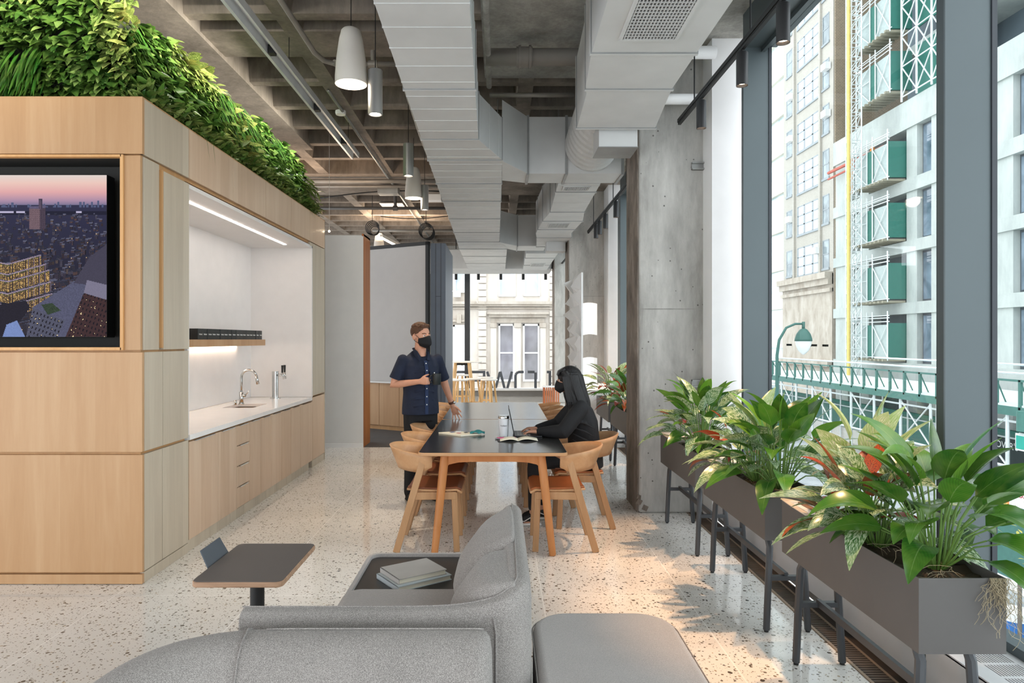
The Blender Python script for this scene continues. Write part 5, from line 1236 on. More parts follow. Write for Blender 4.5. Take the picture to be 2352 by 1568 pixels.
# ================================================================== pipes and ceiling hardware
def pipe(name, lab, pts, r, mt=PIPE, fit=None, group=None, cat='pipe'):
    t = MB().tube(pts, r, 12).build(name, mt, smooth=True); tag(t, lab, cat, group)
    if fit:
        m = MB()
        for a, b, rr_ in fit: m.cyl(a, b, rr_, n=14)
        m.build('coupling', mt, t, smooth='edge')
    return t
pipe('ceiling_pipe', 'grey pipe that turns across the coffers beside the aluminium light channel', [(-1.60, 1.6, 4.10), (-1.60, 5.9, 4.10), (-1.56, 6.08, 4.10), (-1.48, 6.15, 4.10), (-.76, 6.15, 4.10)], .022, fit=[((-1.18, 6.15, 4.10), (-1.10, 6.15, 4.10), .032), ((-1.14, 6.15, 4.10), (-1.14, 6.15, 4.22), .02), ((-1.48, 6.12, 4.1), (-1.46, 6.18, 4.1), .028)])
pipe('ceiling_pipe', 'long grey conduit hugging the left side of the main duct', [(-.74, 1.6, 3.86), (-.86, 7.5, 3.86), (-.86, 11.0, 3.86)], .026)
pipe('ceiling_pipe', 'grey conduit running lengthwise to the right of the main duct', [(-.10, 1.6, 4.12), (-.10, 6.2, 4.12), (-.10, 6.7, 4.10)], .026, CAPI)
pipe('ceiling_pipe', 'thick grey pipe with clamped joint crossing the bare concrete bay', [(-.12, 6.05, 4.12), (1.2, 6.05, 4.12)], .075, mat('pipe_thick', '#7f7a74', .6), [((.15, 6.05, 4.12), (.29, 6.05, 4.12), .088), ((.17, 6.05, 4.12), (.19, 6.05, 4.12), .10), ((.26, 6.05, 4.12), (.28, 6.05, 4.12), .10)])
pipe('ceiling_pipe', 'thin horizontal grey pipe below the coffer between the ducts', [(-.1, 6.85, 4.07), (.75, 6.85, 4.07)], .022)
pipe('ceiling_pipe', 'white pipe stub passing from the duct to the near pilaster, upper', [(1.15, 6.0, 4.14), (1.9, 6.0, 4.14)], .055, WHITE)
pipe('ceiling_pipe', 'white pipe stub with flange ending on the near pillar, lower', [(1.2, 6.2, 3.80), (1.80, 6.2, 3.80)], .048, WHITE)
pipe('ceiling_pipe', 'dark horizontal sprinkler pipe crossing behind the planted wall', [(-3.6, 12.4, 4.0), (-.6, 12.4, 4.0)], .028, mat('pipe_dark', '#4e4c4a', .5, .2), [((-1.89, 12.4, 4.0), (-1.89, 12.4, 4.30), .03), ((-1.93, 12.4, 4.0), (-1.85, 12.4, 4.0), .045)])
pipe('ceiling_pipe', 'bundle pipe along the solid beam over the room, uppermost', [(-3.4, 11.3, 4.24), (-.9, 11.3, 4.24)], .035)
pipe('ceiling_pipe', 'second pipe beside the uppermost one on the solid beam', [(-3.4, 11.6, 4.22), (-.9, 11.6, 4.22)], .025)
pipe('ceiling_pipe', 'grey pipe low over the meeting room wall', [(-2.6, 14.0, 3.85), (-.9, 14.0, 3.85)], .03)
pipe('ceiling_pipe', 'conduit under the second longitudinal rib towards the far rooms', [(-1.83, 7.3, 4.28), (-1.83, 19, 4.28)], .018, GALV)
def cable(lab, pts, r=.008): return pipe('ceiling_cable', lab, pts, r, BLACK, cat='cable')
def sag(a, b, dz, n=10): a, b = V(*a), V(*b); return [a.lerp(b, k/n)+V(0, 0, -dz*math.sin(PI*k/n)) for k in range(n+1)]
cable('black cable drooping across the first bay behind the white pendant', sag((-1.70, 5.0, 4.24), (-.70, 5.0, 4.14), .06), .011)
cable('black cable draped along the dark beam over the room', sag((-3.3, 12.5, 4.2), (-1.0, 12.0, 4.22), -.06), .012)
cable('thin black cable strung across the further coffers', sag((-2.35, 13.5, 4.05), (-1.0, 13.5, 4.06), .05), .008)
for k, (x, y, z, r_) in enumerate(((-2.42, 13.0, 3.74, .13), (-1.42, 13.2, 3.72, .14))):
    m = MB()
    for j in range(5):
        rr_ = r_-.012*j*(1-k*.7); m.tube([(x+rr_*math.cos(a)+.01*j, y+.01*j, z-.012*j+rr_*1.05*math.sin(a)) for a in [2*PI*q/24 for q in range(25)]], .007, 6, False)
    m.tube([(x, y, z+r_-.01), (x, y, 4.72)], .006, 6)
    tag(m.build('cable_coil', BLACK, smooth=True), ['loosely coiled black cable hanging above the white wall', 'tight ring of black cable hanging above the projection board'][k], 'cable')
# junction boxes / detectors
sm = MB().lathe([(0, 0), (.055, .0), (.062, .02), (.06, .045), (0, .045)], (-1.86, 8.0, 4.25), 24, cap=False).build('smoke_detector', WHITE, smooth='edge'); tag(sm, 'round white smoke detector under a ceiling rib', 'detector')
jb = MB().box(-1.25, -1.02, 11.9, 12.1, 4.05, 4.15).build('ceiling_box', WHITE); tag(jb, 'small white box on the ceiling near the second white pendant', 'box')
jb = MB().box(-2.1, -1.75, 11.75, 12.0, 4.14, 4.26).build('foil_box', mat('foil', '#a9a9a6', .35, .8, bump=1)); tag(jb, 'crumpled foil-covered box on the dark beam', 'box')
pl = MB().box(-2.35, -1.9, 13.35, 13.9, 4.28, 4.30).build('mounting_plate', GALV); tag(pl, 'flat pale metal plate fixed to the far ribs', 'plate')
# ================================================================== light fittings
lc = thing('grow_light_channel', 'long aluminium grow light channel hung beside the planted wall', 'light', (-1.9, 5, 4.0))
m = MB(); m.box(-1.93, -1.905, 1.5, 8.9, 3.965, 4.05); m.box(-1.845, -1.825, 1.5, 8.9, 3.985, 4.05); m.box(-1.93, -1.83, 1.5, 8.9, 4.045, 4.055); m.build('channel', mat('aluminium', '#d3d6d8', .35, .25), lc)
for y in (2.6, 4.4, 5.6, 7.0, 8.2):
    m = MB(); m.box(-1.9, -1.85, y, y+.07, 3.97, 4.04); q = m.build('adjustable_head', BLACK, lc)
m = MB(); 
for y in (3.3, 6.1, 8.5): m.cyl((-1.88, y, 4.05), (-1.88, y, 4.5), .004, n=6)
m.build('hanger', BLACK, lc)
for yy in (3.4, 6.6):
    g_ = lamp('AREA', (-1.94, yy if yy < 5 else 6.9, 4.0), 28, (1.0, .96, .84), 3.4, (0, math.radians(80), 0), sy=.04, parent=lc); g_.rotation_euler = Matrix(((0, 0, 1), (1, 0, 0), (0, 1, 0))).to_euler(); g_.rotation_euler = (Matrix.Rotation(math.radians(-8), 3, 'Y') @ Matrix(((0, 0, 1), (1, 0, 0), (0, 1, 0)))).to_euler(); g_.data.spread = math.radians(95)
lc_fill = thing('grow_light_channel', 'added grow light channel out of view, brightening the front of the planted wall', 'light', (-4, 3.5, 4.2))  # unseen fill fixture, added to light the camera-facing foliage
MB().box(-6, -2.2, 3.46, 3.54, 4.18, 4.24).build('channel', bpy.data.materials['aluminium'], lc_fill); MB().cyl((-3, 3.5, 4.23), (-3, 3.5, 4.72), .004, n=6).build('hanger', BLACK, lc_fill)
g_ = lamp('AREA', (-3.8, 3.52, 4.17), 18, (1.0, .96, .84), 3.4, (math.radians(80), 0, 0), sy=.05, parent=lc_fill); g_.data.spread = math.radians(70)
def rotz(o): return o
# white pendants
PW = mat('pendant_white', '#cfcac2', .6, var=.03)
def pendant(x, y, zb, lab, on=True):
    t = thing('pendant_lamp', lab, 'lamp', (x, y, zb), 'white tapered pendants')
    m = MB(); m.lathe([(.118, 0), (.119, .06), (.108, .20), (.088, .34), (.072, .405), (.06, .418), (.055, .42), (0, .42)], (x, y, zb), 32, cap=False); m.build('shade', PW, t, smooth='edge', solid=.003)
    MB().lathe([(0, .012), (.112, .012), (.112, .016)], (x, y, zb), 32, cap=False).build('diffuser', emis('pendant_glow', '#fff3e2', .3), t)
    MB().cyl((x, y, zb+.41), (x, y, 4.72), .004, n=6).build('cord', BLACK, t)
    lamp('POINT', (x, y, zb-.03), 4, (1, .86, .68), .09, parent=t)
pendant(-1.13, 5.2, 3.56, 'large white tapered pendant nearest the camera'); pendant(-1.18, 9.4, 3.56, 'white tapered pendant second from the camera'); pendant(-2.68, 15.2, 3.56, 'small-looking white tapered pendant furthest away above the meeting room')
def cyl_pendant(x, y, zb, lab):
    t = thing('cylinder_pendant', lab, 'lamp', (x, y, zb), 'grey cylinder pendants')
    m = MB(); m.lathe([(.0, .018), (.046, .018), (.048, 0), (.055, 0), (.055, .335), (.05, .34), (0, .34)], (x, y, zb), 28, cap=False); m.build('body', SILV, t, smooth='edge')
    MB().lathe([(0, .016), (.040, .016), (.042, .014)], (x, y, zb), 20, cap=False).build('lens', emis('cyl_glow', '#fff0dc', 5), t)
    MB().cyl((x, y, zb+.33), (x, y, 4.72), .004, n=6).build('cord', BLACK, t)
    lamp('SPOT', (x, y, zb-.01), 55, (1, .80, .58), .04, (0, 0, 0), 62, .7, parent=t)
cyl_pendant(-.945, 5.2, 3.33, 'silver cylinder pendant nearest the camera'); cyl_pendant(-.96, 7.2, 3.34, 'silver cylinder pendant second from the camera'); cyl_pendant(-1.03, 9.4, 3.40, 'silver cylinder pendant third, below the second white pendant')
# track lights
def track(y0, y1, ys, lab, labs, rods):
    t = thing('light_track', lab, 'light track', (1.6, (y0+y1)/2, 3.56), 'black window tracks')
    MB().box(1.582, 1.618, y0, y1, 3.545, 3.575).box(1.588, 1.612, y0, y1, 3.525, 3.545).build('rail', BLACK, t)
    for y in rods: MB().cyl((1.6, y, 3.57), (1.6, y, 4.34), .006, n=8).build('rod', BLACK, t)
    for y, l in zip(ys, labs):
        s_ = thing('track_spotlight', l, 'spotlight', (1.6, y, 3.3), 'black track spotlights')
        m = MB(); z = 3.29; m.lathe([(.030, .03), (.036, 0), (.038, 0), (.038, .215), (.034, .22), (0, .22)], (1.6, y, z), 24, cap=False); m.build('body', mat('spot_black', '#2c2b2c', .45, .2), s_, smooth='edge')
        MB().lathe([(0, .028), (.03, .028), (.031, .02)], (1.6, y, z), 18, cap=False).build('lens', emis('spot_glow', '#ffe9cf', 4), s_)
        MB().cyl((1.6, y, z+.21), (1.6, y, 3.53), .012, n=10).build('swivel', BLACK, s_)
        lamp('SPOT', (1.6, y, z+.01), 150, (1, .60, .34), .03, (0, math.radians(7), 0), 34, .8, parent=s_)
track(.5, 6.07, [2.9, 3.85, 4.50, 5.41], 'black lighting track along the nearest window ending before the pillar', ['black track spotlight beyond the top right edge', 'black track spotlight nearest the camera in view', 'black track spotlight second from the camera, middle one on the near track', 'black track spotlight at the end of the near track, against the pillar'], (1.5, 4.35, 5.6))
track(7.4, 12.3, [9.36, 10.3, 10.9, 11.3], 'black lighting track beyond the near pillar', ['first black spotlight on the far track', 'second black spotlight on the far track', 'third black spotlight on the far track', 'last black spotlight on the far track'], (8.6, 9.6, 11.6))
m = MB().box(1.582, 1.618, 13.4, 17.6, 3.545, 3.575).build('light_track', BLACK); tag(m, 'short black lighting track furthest down the window side', 'light track')
for k in range(5):
    x = -1.2+.62*k; t = thing('track_spotlight', 'tiny black spotlight in the row above the end window, %s' % ['leftmost', 'second from the left', 'middle one', 'second from the right', 'rightmost'][k], 'spotlight', (x, 18.9, 3.2), 'spotlights over the end window')
    MB().cyl((x, 18.9, 3.27), (x, 18.9, 3.47), .04, n=16).build('body', BLACK, t); MB().cyl((x, 18.9, 3.46), (x, 18.9, 4.72), .012, n=8).build('stem', BLACK, t)
# linear lamp in the meeting room
t = thing('linear_pendant', 'bright slim linear pendant glowing over the meeting room', 'lamp', (-2.2, 14, 3.7))
MB().bar((-2.42, 14.0, 3.74), (-2.02, 15.6, 3.62), .07, .06).build('body', PW, t); MB().bar((-2.43, 13.99, 3.705), (-2.03, 15.6, 3.585), .06, .01).build('tube', emis('linear_glow', '#fff2dd', 12), t)
MB().cyl((-2.4, 14.05, 3.76), (-2.4, 14.05, 4.4), .003, n=6).build('cord', BLACK, t)
lamp('AREA', (-2.2, 14.8, 3.78), 30, (1, .76, .54), 1.2, (PI, 0, 0), sy=.1, parent=t); lamp('AREA', (-2.2, 14.6, 3.55), 60, (1, .82, .62), 1.2, (0, 0, 0), sy=.1, parent=t)
t = thing('bulb_pendant', 'tiny glowing bulb hanging at the far corner of the block', 'lamp', (-2.35, 9.45, 3.0))
MB().ball((-2.33, 9.35, 3.10), .014).build('bulb', emis('bulb_glow', '#ffe9c8', 25), t); MB().cyl((-2.33, 9.35, 3.12), (-2.33, 9.35, 4.72), .003, n=6).build('cord', PW, t)
# added uplights, stand-ins that give the meeting room and coffers a warm glow
for x, y in ((-2.5, 10.55), (-3.6, 10.55)): 
    t = thing('uplight', 'warm uplight added on top of the white wall to warm the ceiling, %s' % ('near its timber edge' if x > -3 else 'further from its timber edge'), 'lamp', (x, y, 3.18)); MB().box(x-.1, x+.1, y-.1, y+.1, 3.18, 3.21).build('housing', BLACK, t)
    lamp('AREA', (x, y, 3.22), 9, (1, .74, .52), .3, (PI, 0, 0), parent=t)
# ================================================================== outside: end window view
STONE = m_concrete('limestone', '#bcb1a5', '#c9c0b5', '#d4cdc4', False, .25, .9)
STN2 = m_concrete('limestone_stained', '#9c9083', '#b3a99c', '#c3bab0', False, .6, .9)
PANE = m_facglass('pane_dark', '#5c5859', '#86838a'); PANEB = m_facglass('pane_sky', '#8f9ca8', '#c3cbd2'); PANEW = mat('blind_white', '#dfe0de', .5)
YB = 37.0
def bx(a, b, c, d, y0, y1): return ((a-1147)*YB/1568, (b-1147)*YB/1568, y0, y1, 1.62-(d-779)*YB/1568, 1.62-(c-779)*YB/1568)
LB = thing('stone_building', 'ornate pale limestone building seen through the end window', 'building', (0, 40, -5))
m = MB(); m.box(-14, 3.45, YB, YB+8, -5, 24); m.build('facade', STONE, LB)
def bpart(name, mt, rects, par=LB, **k):
    m = MB()
    for r in rects: m.box(*r)
    return m.build(name, mt, par, **k)
bpart('cornice', STN2, [bx(700, 1293, 693, 699, YB-.45, YB), bx(700, 1293, 699, 704, YB-.3, YB), bx(700, 1293, 706, 709, YB-.18, YB)])
bpart('pediment', STN2, [bx(1119, 1259, 718, 722, YB-.6, YB), bx(1123, 1255, 722, 729, YB-.4, YB), bx(1128, 1250, 730, 741, YB-.18, YB)])
q = []
for k in range(-9, 16): q.append(bx(1099, 1117, 712+15.2*k+1.2, 712+15.2*k+14, YB-.14, YB))
for k in range(-9, 16): q.append(bx(1262, 1290, 712+15.2*k+1.2, 712+15.2*k+14, YB-.14, YB))
bpart('quoins', STONE, q)
bpart('pilaster', STONE, [bx(1127, 1140, 752, 905, YB-.22, YB), bx(1182, 1196, 752, 905, YB-.22, YB), bx(1240, 1253, 752, 905, YB-.22, YB)])
bpart('capital', STN2, [bx(1125, 1142, 741, 753, YB-.3, YB), bx(1180, 1198, 741, 753, YB-.3, YB), bx(1238, 1255, 741, 753, YB-.3, YB)], bevel=.06)
def win(x0, x1, y0, y1, mt=PANE, meet=None, fr=4):
    o = bpart('window', WHITE, [bx(x0-fr, x0, y0-fr, y1+fr, YB-.10, YB+.02), bx(x1, x1+fr, y0-fr, y1+fr, YB-.10, YB+.02), bx(x0-fr, x1+fr, y0-fr, y0, YB-.10, YB+.02), bx(x0-fr, x1+fr, y1, y1+fr, YB-.13, YB+.02)] + ([bx(x0, x1, meet-1.5, meet+1.5, YB-.07, YB)] if meet else []))
    bpart('pane', mt, [bx(x0, x1, y0, y1, YB-.03, YB)], o)
win(1149, 1178, 748, 871, PANE, 810); win(1205, 1235, 748, 871, PANE, 810); win(1149, 1180, 560, 677, PANEB); win(1206, 1236, 560, 676, PANEB)
win(1045, 1067, 750, 900, PANEW, 811); win(1047, 1067, 560, 668, PANEB); win(990, 1012, 750, 900, PANE, 811)
bpart('keystone_hood', STN2, [bx(1030, 1072, 735, 739, YB-.3, YB), bx(1050, 1060, 722, 742, YB-.35, YB)])
ac = MB(); ac.box(*bx(1043, 1059, 670, 683, YB-.6, YB-.1)); o = ac.build('window_air_conditioner', WHITE); tag(o, 'white air conditioner box in the limestone building window', 'air conditioner')
# mirrored lettering on the end window (read from outside: TOWER)
LET = mat('vinyl_grey', '#565b62', .6); LS = thing('window_lettering', 'large dark vinyl letters, seen mirrored, along the foot of the end window', 'lettering', (.1, 19.73, .2))
def gx(px): return (px-1147)*19.735/1568
def gz(py): return 1.62-(py-779)*19.735/1568
def strokes(nm, segs, w_=.075):
    m = MB()
    for q_, (a, b) in enumerate(segs):
        A_, B_ = V(gx(a[0]), 19.73-.0015*q_, gz(a[1])), V(gx(b[0]), 19.73-.0015*q_, gz(b[1])); m.bar(A_, B_, w_, .012, (0, 1, 0))
    m.build(nm, LET, LS)
arc = lambda cx, cy, r, a0, a1, n=6: [((cx+r*math.cos(math.radians(a0+(a1-a0)*k/n)), cy-r*math.sin(math.radians(a0+(a1-a0)*k/n))), (cx+r*math.cos(math.radians(a0+(a1-a0)*(k+1)/n)), cy-r*math.sin(math.radians(a0+(a1-a0)*(k+1)/n)))) for k in range(n)]
strokes('letter_r', [((1050, 854), (1115, 854)), ((1112, 853), (1112, 892)), ((1112, 873), (1058, 873))]+arc(1050, 864, 10, 90, 270))
strokes('letter_w', [((1119, 853), (1131, 892)), ((1138, 892), (1149, 853)), ((1149, 853), (1159, 892)), ((1165, 892), (1176, 853))])
strokes('letter_o', [((1184, 891), (1184, 862)), ((1192, 854), (1203, 854))]+arc(1193, 863, 9, 90, 180, 4))
strokes('letter_t', [((1212, 854), (1228, 854)), ((1230, 855), (1230, 891))]); strokes('letter_i', [((1256, 854), (1266, 854)), ((1263, 855), (1263, 890))])
# ================================================================== outside: street side
GZ = -5.0
ROAD = m_concrete('asphalt', '#8b8d90', '#9da0a2', '#aeb0b1', False, .6, .95)
struct('street_ground', MB().box(2.4, 60, -12, 110, GZ-.3, GZ), ROAD, origin=(0, 0, 0)); struct('street_ground_end', MB().box(-30, 2.4, 20.2, 60, GZ-.3, GZ), ROAD)
m = MB()
for k in range(7): m.box(10.5+k*1.0, 11.1+k*1.0, 17.5, 20.5, GZ, GZ+.01)
for k in range(3): m.box(9.5, 10+.02*k, 14+k*4, 16+k*4, GZ, GZ+.01)
m.build('x', WHITE); o = COL.objects[-1] if False else bpy.data.objects['x']; o.name = 'crosswalk_stripes'; tag(o, 'white painted crossing stripes on the grey road', 'road marking')
o = MB().box(20.5, 27, 10, 100, GZ, GZ+.15).build('sidewalk', m_concrete('pavement', '#a9a7a2', '#bdbbb6', '#cfcdc8', False, .5, .9)); o['kind'] = 'structure'
o = MB().box(2.4, 8.8, -5, 60, GZ, GZ+.12).build('sidewalk', bpy.data.materials['pavement']); o['kind'] = 'structure'
D = 27.0
def yx(px): return D*1568/(px-1147)
def zy(py, px): return 1.62-(py-779)*yx(px)/1568
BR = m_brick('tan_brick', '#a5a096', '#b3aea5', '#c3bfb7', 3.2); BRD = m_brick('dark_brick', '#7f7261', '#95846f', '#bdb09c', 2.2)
BB = thing('brick_building', 'tan brick loft building with triple windows across the street', 'building', (D+4, 60, GZ))
ya, yb = yx(1914), yx(1800)
m = MB(); m.box(D, D+12, ya, yb, 7.0, 42); m.build('facade', BR, BB)
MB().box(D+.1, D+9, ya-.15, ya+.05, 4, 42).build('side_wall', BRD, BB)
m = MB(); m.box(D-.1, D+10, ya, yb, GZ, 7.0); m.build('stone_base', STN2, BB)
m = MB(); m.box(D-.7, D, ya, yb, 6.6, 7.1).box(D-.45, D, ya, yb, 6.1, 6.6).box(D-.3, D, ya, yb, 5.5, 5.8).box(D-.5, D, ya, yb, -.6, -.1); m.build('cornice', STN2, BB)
for px in (1826, 1886): MB().box(D-.18, D, yx(px)-.15, yx(px)+.15, 7.1, 42).build('pilaster_strip', BR, BB)
WPN = m_facglass('loft_pane', '#a2acb8', '#d0d6dc', .05); WPD = m_facglass('loft_pane_dark', '#4d5a60', '#93a0a4', .08); WFR = mat('sash_grey', '#8b9296', .5)
def fwin(yA, yB, z0, z1, nv, nh, pane, par, x=D, dp=.18):
    m = MB(); y0_, y1_ = min(yA, yB), max(yA, yB)
    m.box(x-.10, x+.02, y0_-.12, y1_+.12, z0-.18, z0)                  # sill
    for k in ([0, .28, .68, 1] if nv == 4 else [q_/nv for q_ in range(nv+1)]): yy = y0_+(y1_-y0_)*k; m.box(x-.03, x+.02, yy-(.12 if nv == 4 else .05), yy+(.12 if nv == 4 else .05), z0, z1)
    for k in range(nh+1): zz = z0+(z1-z0)*k/nh; m.box(x-.03, x+.02, y0_, y1_, zz-.05, zz+.05)
    w_ = m.build('window', WFR, par); MB().box(x-.012, x+.0, y0_, y1_, z0, z1).build('pane', pane, w_)
acn = 0
for k in range(-1, 6):
    zs = 25.9-3.72*k
    fwin(yx(1881), yx(1833), zs, zs+2.5, 4, 3, WPN, BB); fwin(yx(1904.5), yx(1890.5), zs+.2, zs+2.5, 1, 2, WPD, BB); fwin(yx(1820), yx(1807.5), zs+.2, zs+2.5, 1, 2, WPD, BB)
fwin(yx(1878), yx(1836), 1.2, 5.1, 4, 3, WPN, BB); fwin(yx(1904), yx(1893), 1.2, 5.0, 1, 2, WPD, BB); fwin(yx(1820), yx(1810), 1.2, 5.0, 1, 2, WPD, BB)
fwin(yx(1878), yx(1836), -4, -.8, 4, 2, WPN, BB); fwin(yx(1904), yx(1893), -4, -.8, 1, 2, WPD, BB)
for px, py in ((1897, 160), (1897, 267), (1814, 230), (1814, 325), (1812, 508), (1874, 578)):
    y = yx(px+7); z = zy(py, px); o = MB().box(D-.5, D-.05, y-.42, y+.42, z-.25, z+.3).build('window_air_conditioner', WHITE)
    tag(o, 'white air conditioner sticking out of the brick building, %s' % {160: 'upper one by the building corner', 267: 'lower one by the building corner', 230: 'upper one of the far window column', 325: 'middle one of the far window column', 508: 'lowest of the far window column', 578: 'in the lowest triple window'}[py], 'air conditioner', 'air conditioners on the brick building')
FB = thing('glass_tower', 'pale banded glass building just beyond the brick building', 'building', (D+6, 75, GZ))
m = MB(); m.box(D+1, D+12, yb+1, yb+14, GZ, 44); m.build('facade', m_facglass('glass_band', '#9fb3b6', '#d6dedd', .15), FB)
m = MB()
for k in range(12): m.box(D+.7, D+12, yb+.9, yb+14, GZ+2+k*3.8, GZ+3.6+k*3.8)
m.build('spandrel', mat('spandrel_cream', '#d8d2c4', .7), FB)
# ---- concrete building under construction
PC = m_concrete('precast', '#a3a9a6', '#b1b7b3', '#bec3bf', True, .3, .85); DG = m_facglass('dark_glazing', '#4b5a66', '#8494a3', .05)
CB = thing('concrete_building', 'pale precast concrete building under construction across the street', 'building', (D+3, 42, GZ))
y0c, y1c = 14.0, yx(1918)
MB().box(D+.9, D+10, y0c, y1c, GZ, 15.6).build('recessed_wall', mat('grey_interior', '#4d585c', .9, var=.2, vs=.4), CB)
bands = [(15.5, 17.35), (11.3, 12.15), (7.35, 8.1), (3.3, 4.05), (-1.1, .05)]
for k, (z0, z1) in enumerate(bands): MB().box(D-.15, D+1.2, y0c, y1c, z0, z1).build('floor_band', PC, CB)
piers = [(1920, 1948), (1976, 1996), (2083, 2107), (2140, 2165), (2192, 2210), (2240, 2262), (2290, 2328), (2420, 2460), (2560, 2600)]
for a, b in piers: MB().box(D-.02, D+1.1, yx(b), yx(a), GZ, 15.6).build('pier', PC, CB)
glz = [(2107, 2140), (2328, 2420), (2460, 2560), (2210, 2240)]
for a, b in glz:
    for (z0, z1) in ((12.15, 15.5), (8.1, 11.3), (4.05, 7.35), (.05, 3.3)):
        w_ = MB().box(D+.35, D+.5, yx(b), yx(a), z0, z1).build('window', mat('win_frame_dark', '#596066', .5), CB); MB().box(D+.30, D+.36, yx(b)+.15, yx(a)-.15, z0+.15, z1-.15).build('pane', DG, w_)
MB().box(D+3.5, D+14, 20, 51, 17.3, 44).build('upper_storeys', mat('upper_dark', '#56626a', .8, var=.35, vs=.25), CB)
m = MB()
for k in range(6): m.box(D+1.0, D+14, 20, 47, 20.9+k*4.05, 21.5+k*4.05)
m.build('upper_slab', PC, CB)
# ---- scaffold bays with green and grey sheets
POLE = mat('scaffold_pole', '#d5dbdb', .4, .3); GREEN = mat('green_board', '#2f6f63', .7, var=.08); GSH = mat('grey_sheet', '#a7b2b0', .7, var=.08); PLK = mat('plank', '#8f8a78', .8)
def bay(y0_, y1_, z0, z1, x, lab, side=True):
    t = thing('scaffold_bay', lab, 'scaffold', (x+.8, (y0_+y1_)/2, z0), 'scaffold bays on the concrete building')
    MB().box(x+.1, x+.16, y0_+.25*(y1_-y0_)*0+.2, y1_, z0+.1, z1-.6).build('grey_sheet', GSH, t)
    MB().box(x+.04, x+.1, y0_+.42*(y1_-y0_), y0_+.58*(y1_-y0_), z0+.1, z1-.6).build('green_board', GREEN, t)
    MB().box(x+.1, x+1.5, y0_+.02, y0_+.2, z0+.1, z1-.5).build('green_board', GREEN, t)
    m = MB(); r = .045
    yy = [y0_, y0_+(y1_-y0_)*.42, y0_+(y1_-y0_)*.58, y1_]
    for y in yy: m.cyl((x, y, z0-.1), (x, y, z1+.3), r, n=6)
    for z in (z0+.1, z1-.4, z1-.15, z1): m.cyl((x, y0_-.2, z), (x, y1_+.4, z), r*.8, n=6)
    m.cyl((x, yy[0], z0+.1), (x, yy[1], z1-.6), r*.7, n=6).cyl((x, yy[0], z1-.6), (x, yy[1], z0+.1), r*.7, n=6).cyl((x, yy[2], z0+.1), (x, yy[3], (z0+z1)/2), r*.7, n=6).cyl((x, yy[2], z1-.6), (x, yy[3], (z0+z1)/2), r*.7, n=6)
    m.cyl((x, yy[2], (z0+z1)/2), (x, yy[3], (z0+z1)/2), r*.7, n=6)
    m.build('poles', POLE, t)
    m = MB()
    for k in range(int((y1_-y0_)/.5)): m.box(x-.3, x+1.2, y0_+k*.5, y0_+k*.5+.18, z0-.15, z0)
    m.build('planks', PLK, t)
ybA, ybB = yx(2080), yx(1998)
for i, (z0, z1) in enumerate(((12.3, 15.3), (8.3, 11.2), (4.2, 7.2), (.3, 3.2))):
    bay(ybA, ybB, z0, z1, D-1.2, 'white pole scaffold bay with grey and green sheets, %s' % ['highest one below the thick band', 'second below the thick band', 'third below the thick band', 'lowest one above the sidewalk shed'][i])
for i in range(3): bay(yx(2075), yx(1996), 18.2+i*4.1, 21.4+i*4.1, D-.9, 'scaffold bay above the thick concrete band, %s' % ['lowest', 'middle', 'highest'][i])
t = thing('scaffold_tower', 'tall braced white pole scaffold with green boards on the upper storeys', 'scaffold', (D-.5, 43, 17.4))
MB().box(D+.6, D+.7, yx(2190), yx(2085), 17.5, 21).build('green_board', GREEN, t); MB().box(D+.6, D+.7, yx(2190), yx(2085), 22.2, 25.6).build('green_board', GREEN, t); MB().box(D+.6, D+.7, yx(2190), yx(2085), 26.6, 30).build('green_board', GREEN, t)
m = MB(); ys_ = [yx(2085), yx(2120), yx(2155), yx(2190)]
for y in ys_: m.cyl((D-.4, y, 17.3), (D-.4, y, 34), .07, n=6)
for k in range(8):
    z = 17.6+k*2; m.cyl((D-.4, ys_[0], z), (D-.4, ys_[-1], z), .05, n=6)
    for a, b in zip(ys_, ys_[1:]): m.cyl((D-.4, a, z), (D-.4, b, z+2), .045, n=6).cyl((D-.4, b, z), (D-.4, a, z+2), .045, n=6)
m.build('poles', POLE, t)
# ---- hoist mast
t = thing('hoist_mast', 'tall white lattice hoist mast with a yellow cable guide across the street', 'mast', (25.4, 48.5, -1))
hy = 25.2*1568/(1961-1147); s_ = .36; m = MB()
for a in (-1, 1):
    for b in (-1, 1): m.cyl((25.2+a*s_, hy+b*s_, -1), (25.2+a*s_, hy+b*s_, 34), .05, n=6)
for k in range(36):
    z = -1+k*.98
    for a in (-1, 1):
        m.cyl((25.2+a*s_, hy-s_, z), (25.2+a*s_, hy+s_, z), .035, n=5).cyl((25.2-s_, hy+a*s_, z), (25.2+s_, hy+a*s_, z), .035, n=5)
        m.cyl((25.2-s_, hy+a*s_, z), (25.2+s_, hy+a*s_, z+.98), .03, n=5).cyl((25.2+a*s_, hy-s_, z+.98), (25.2+a*s_, hy+s_, z), .03, n=5)
m.build('lattice', POLE, t)
MB().box(24.6, 24.7, 24.65*1568/(1951-1147), 24.65*1568/(1946.5-1147), -1, 34).build('cable_guide', mat('yellow', '#cdb45e', .6), t)
o = thing('steel_outrigger', 'red and orange steel outriggers at the hoist mast', 'beam', (26, 50, 14.6)); m = MB(); m.cyl((26.5, 47, 14.9), (26.5, 55, 15.0), .12, n=6).cyl((26.5, 47, 14.5), (26.5, 55, 14.5), .08, n=6); m.build('beam', mat('red_steel', '#b0513e', .6), o)
MB().cyl((26, 50.6, 12.4), (26, 50.6, 15), .18, n=8).cyl((26, 47.6, 12.8), (26, 47.6, 15), .15, n=8).build('post', mat('orange_steel', '#d8892f', .6), o)
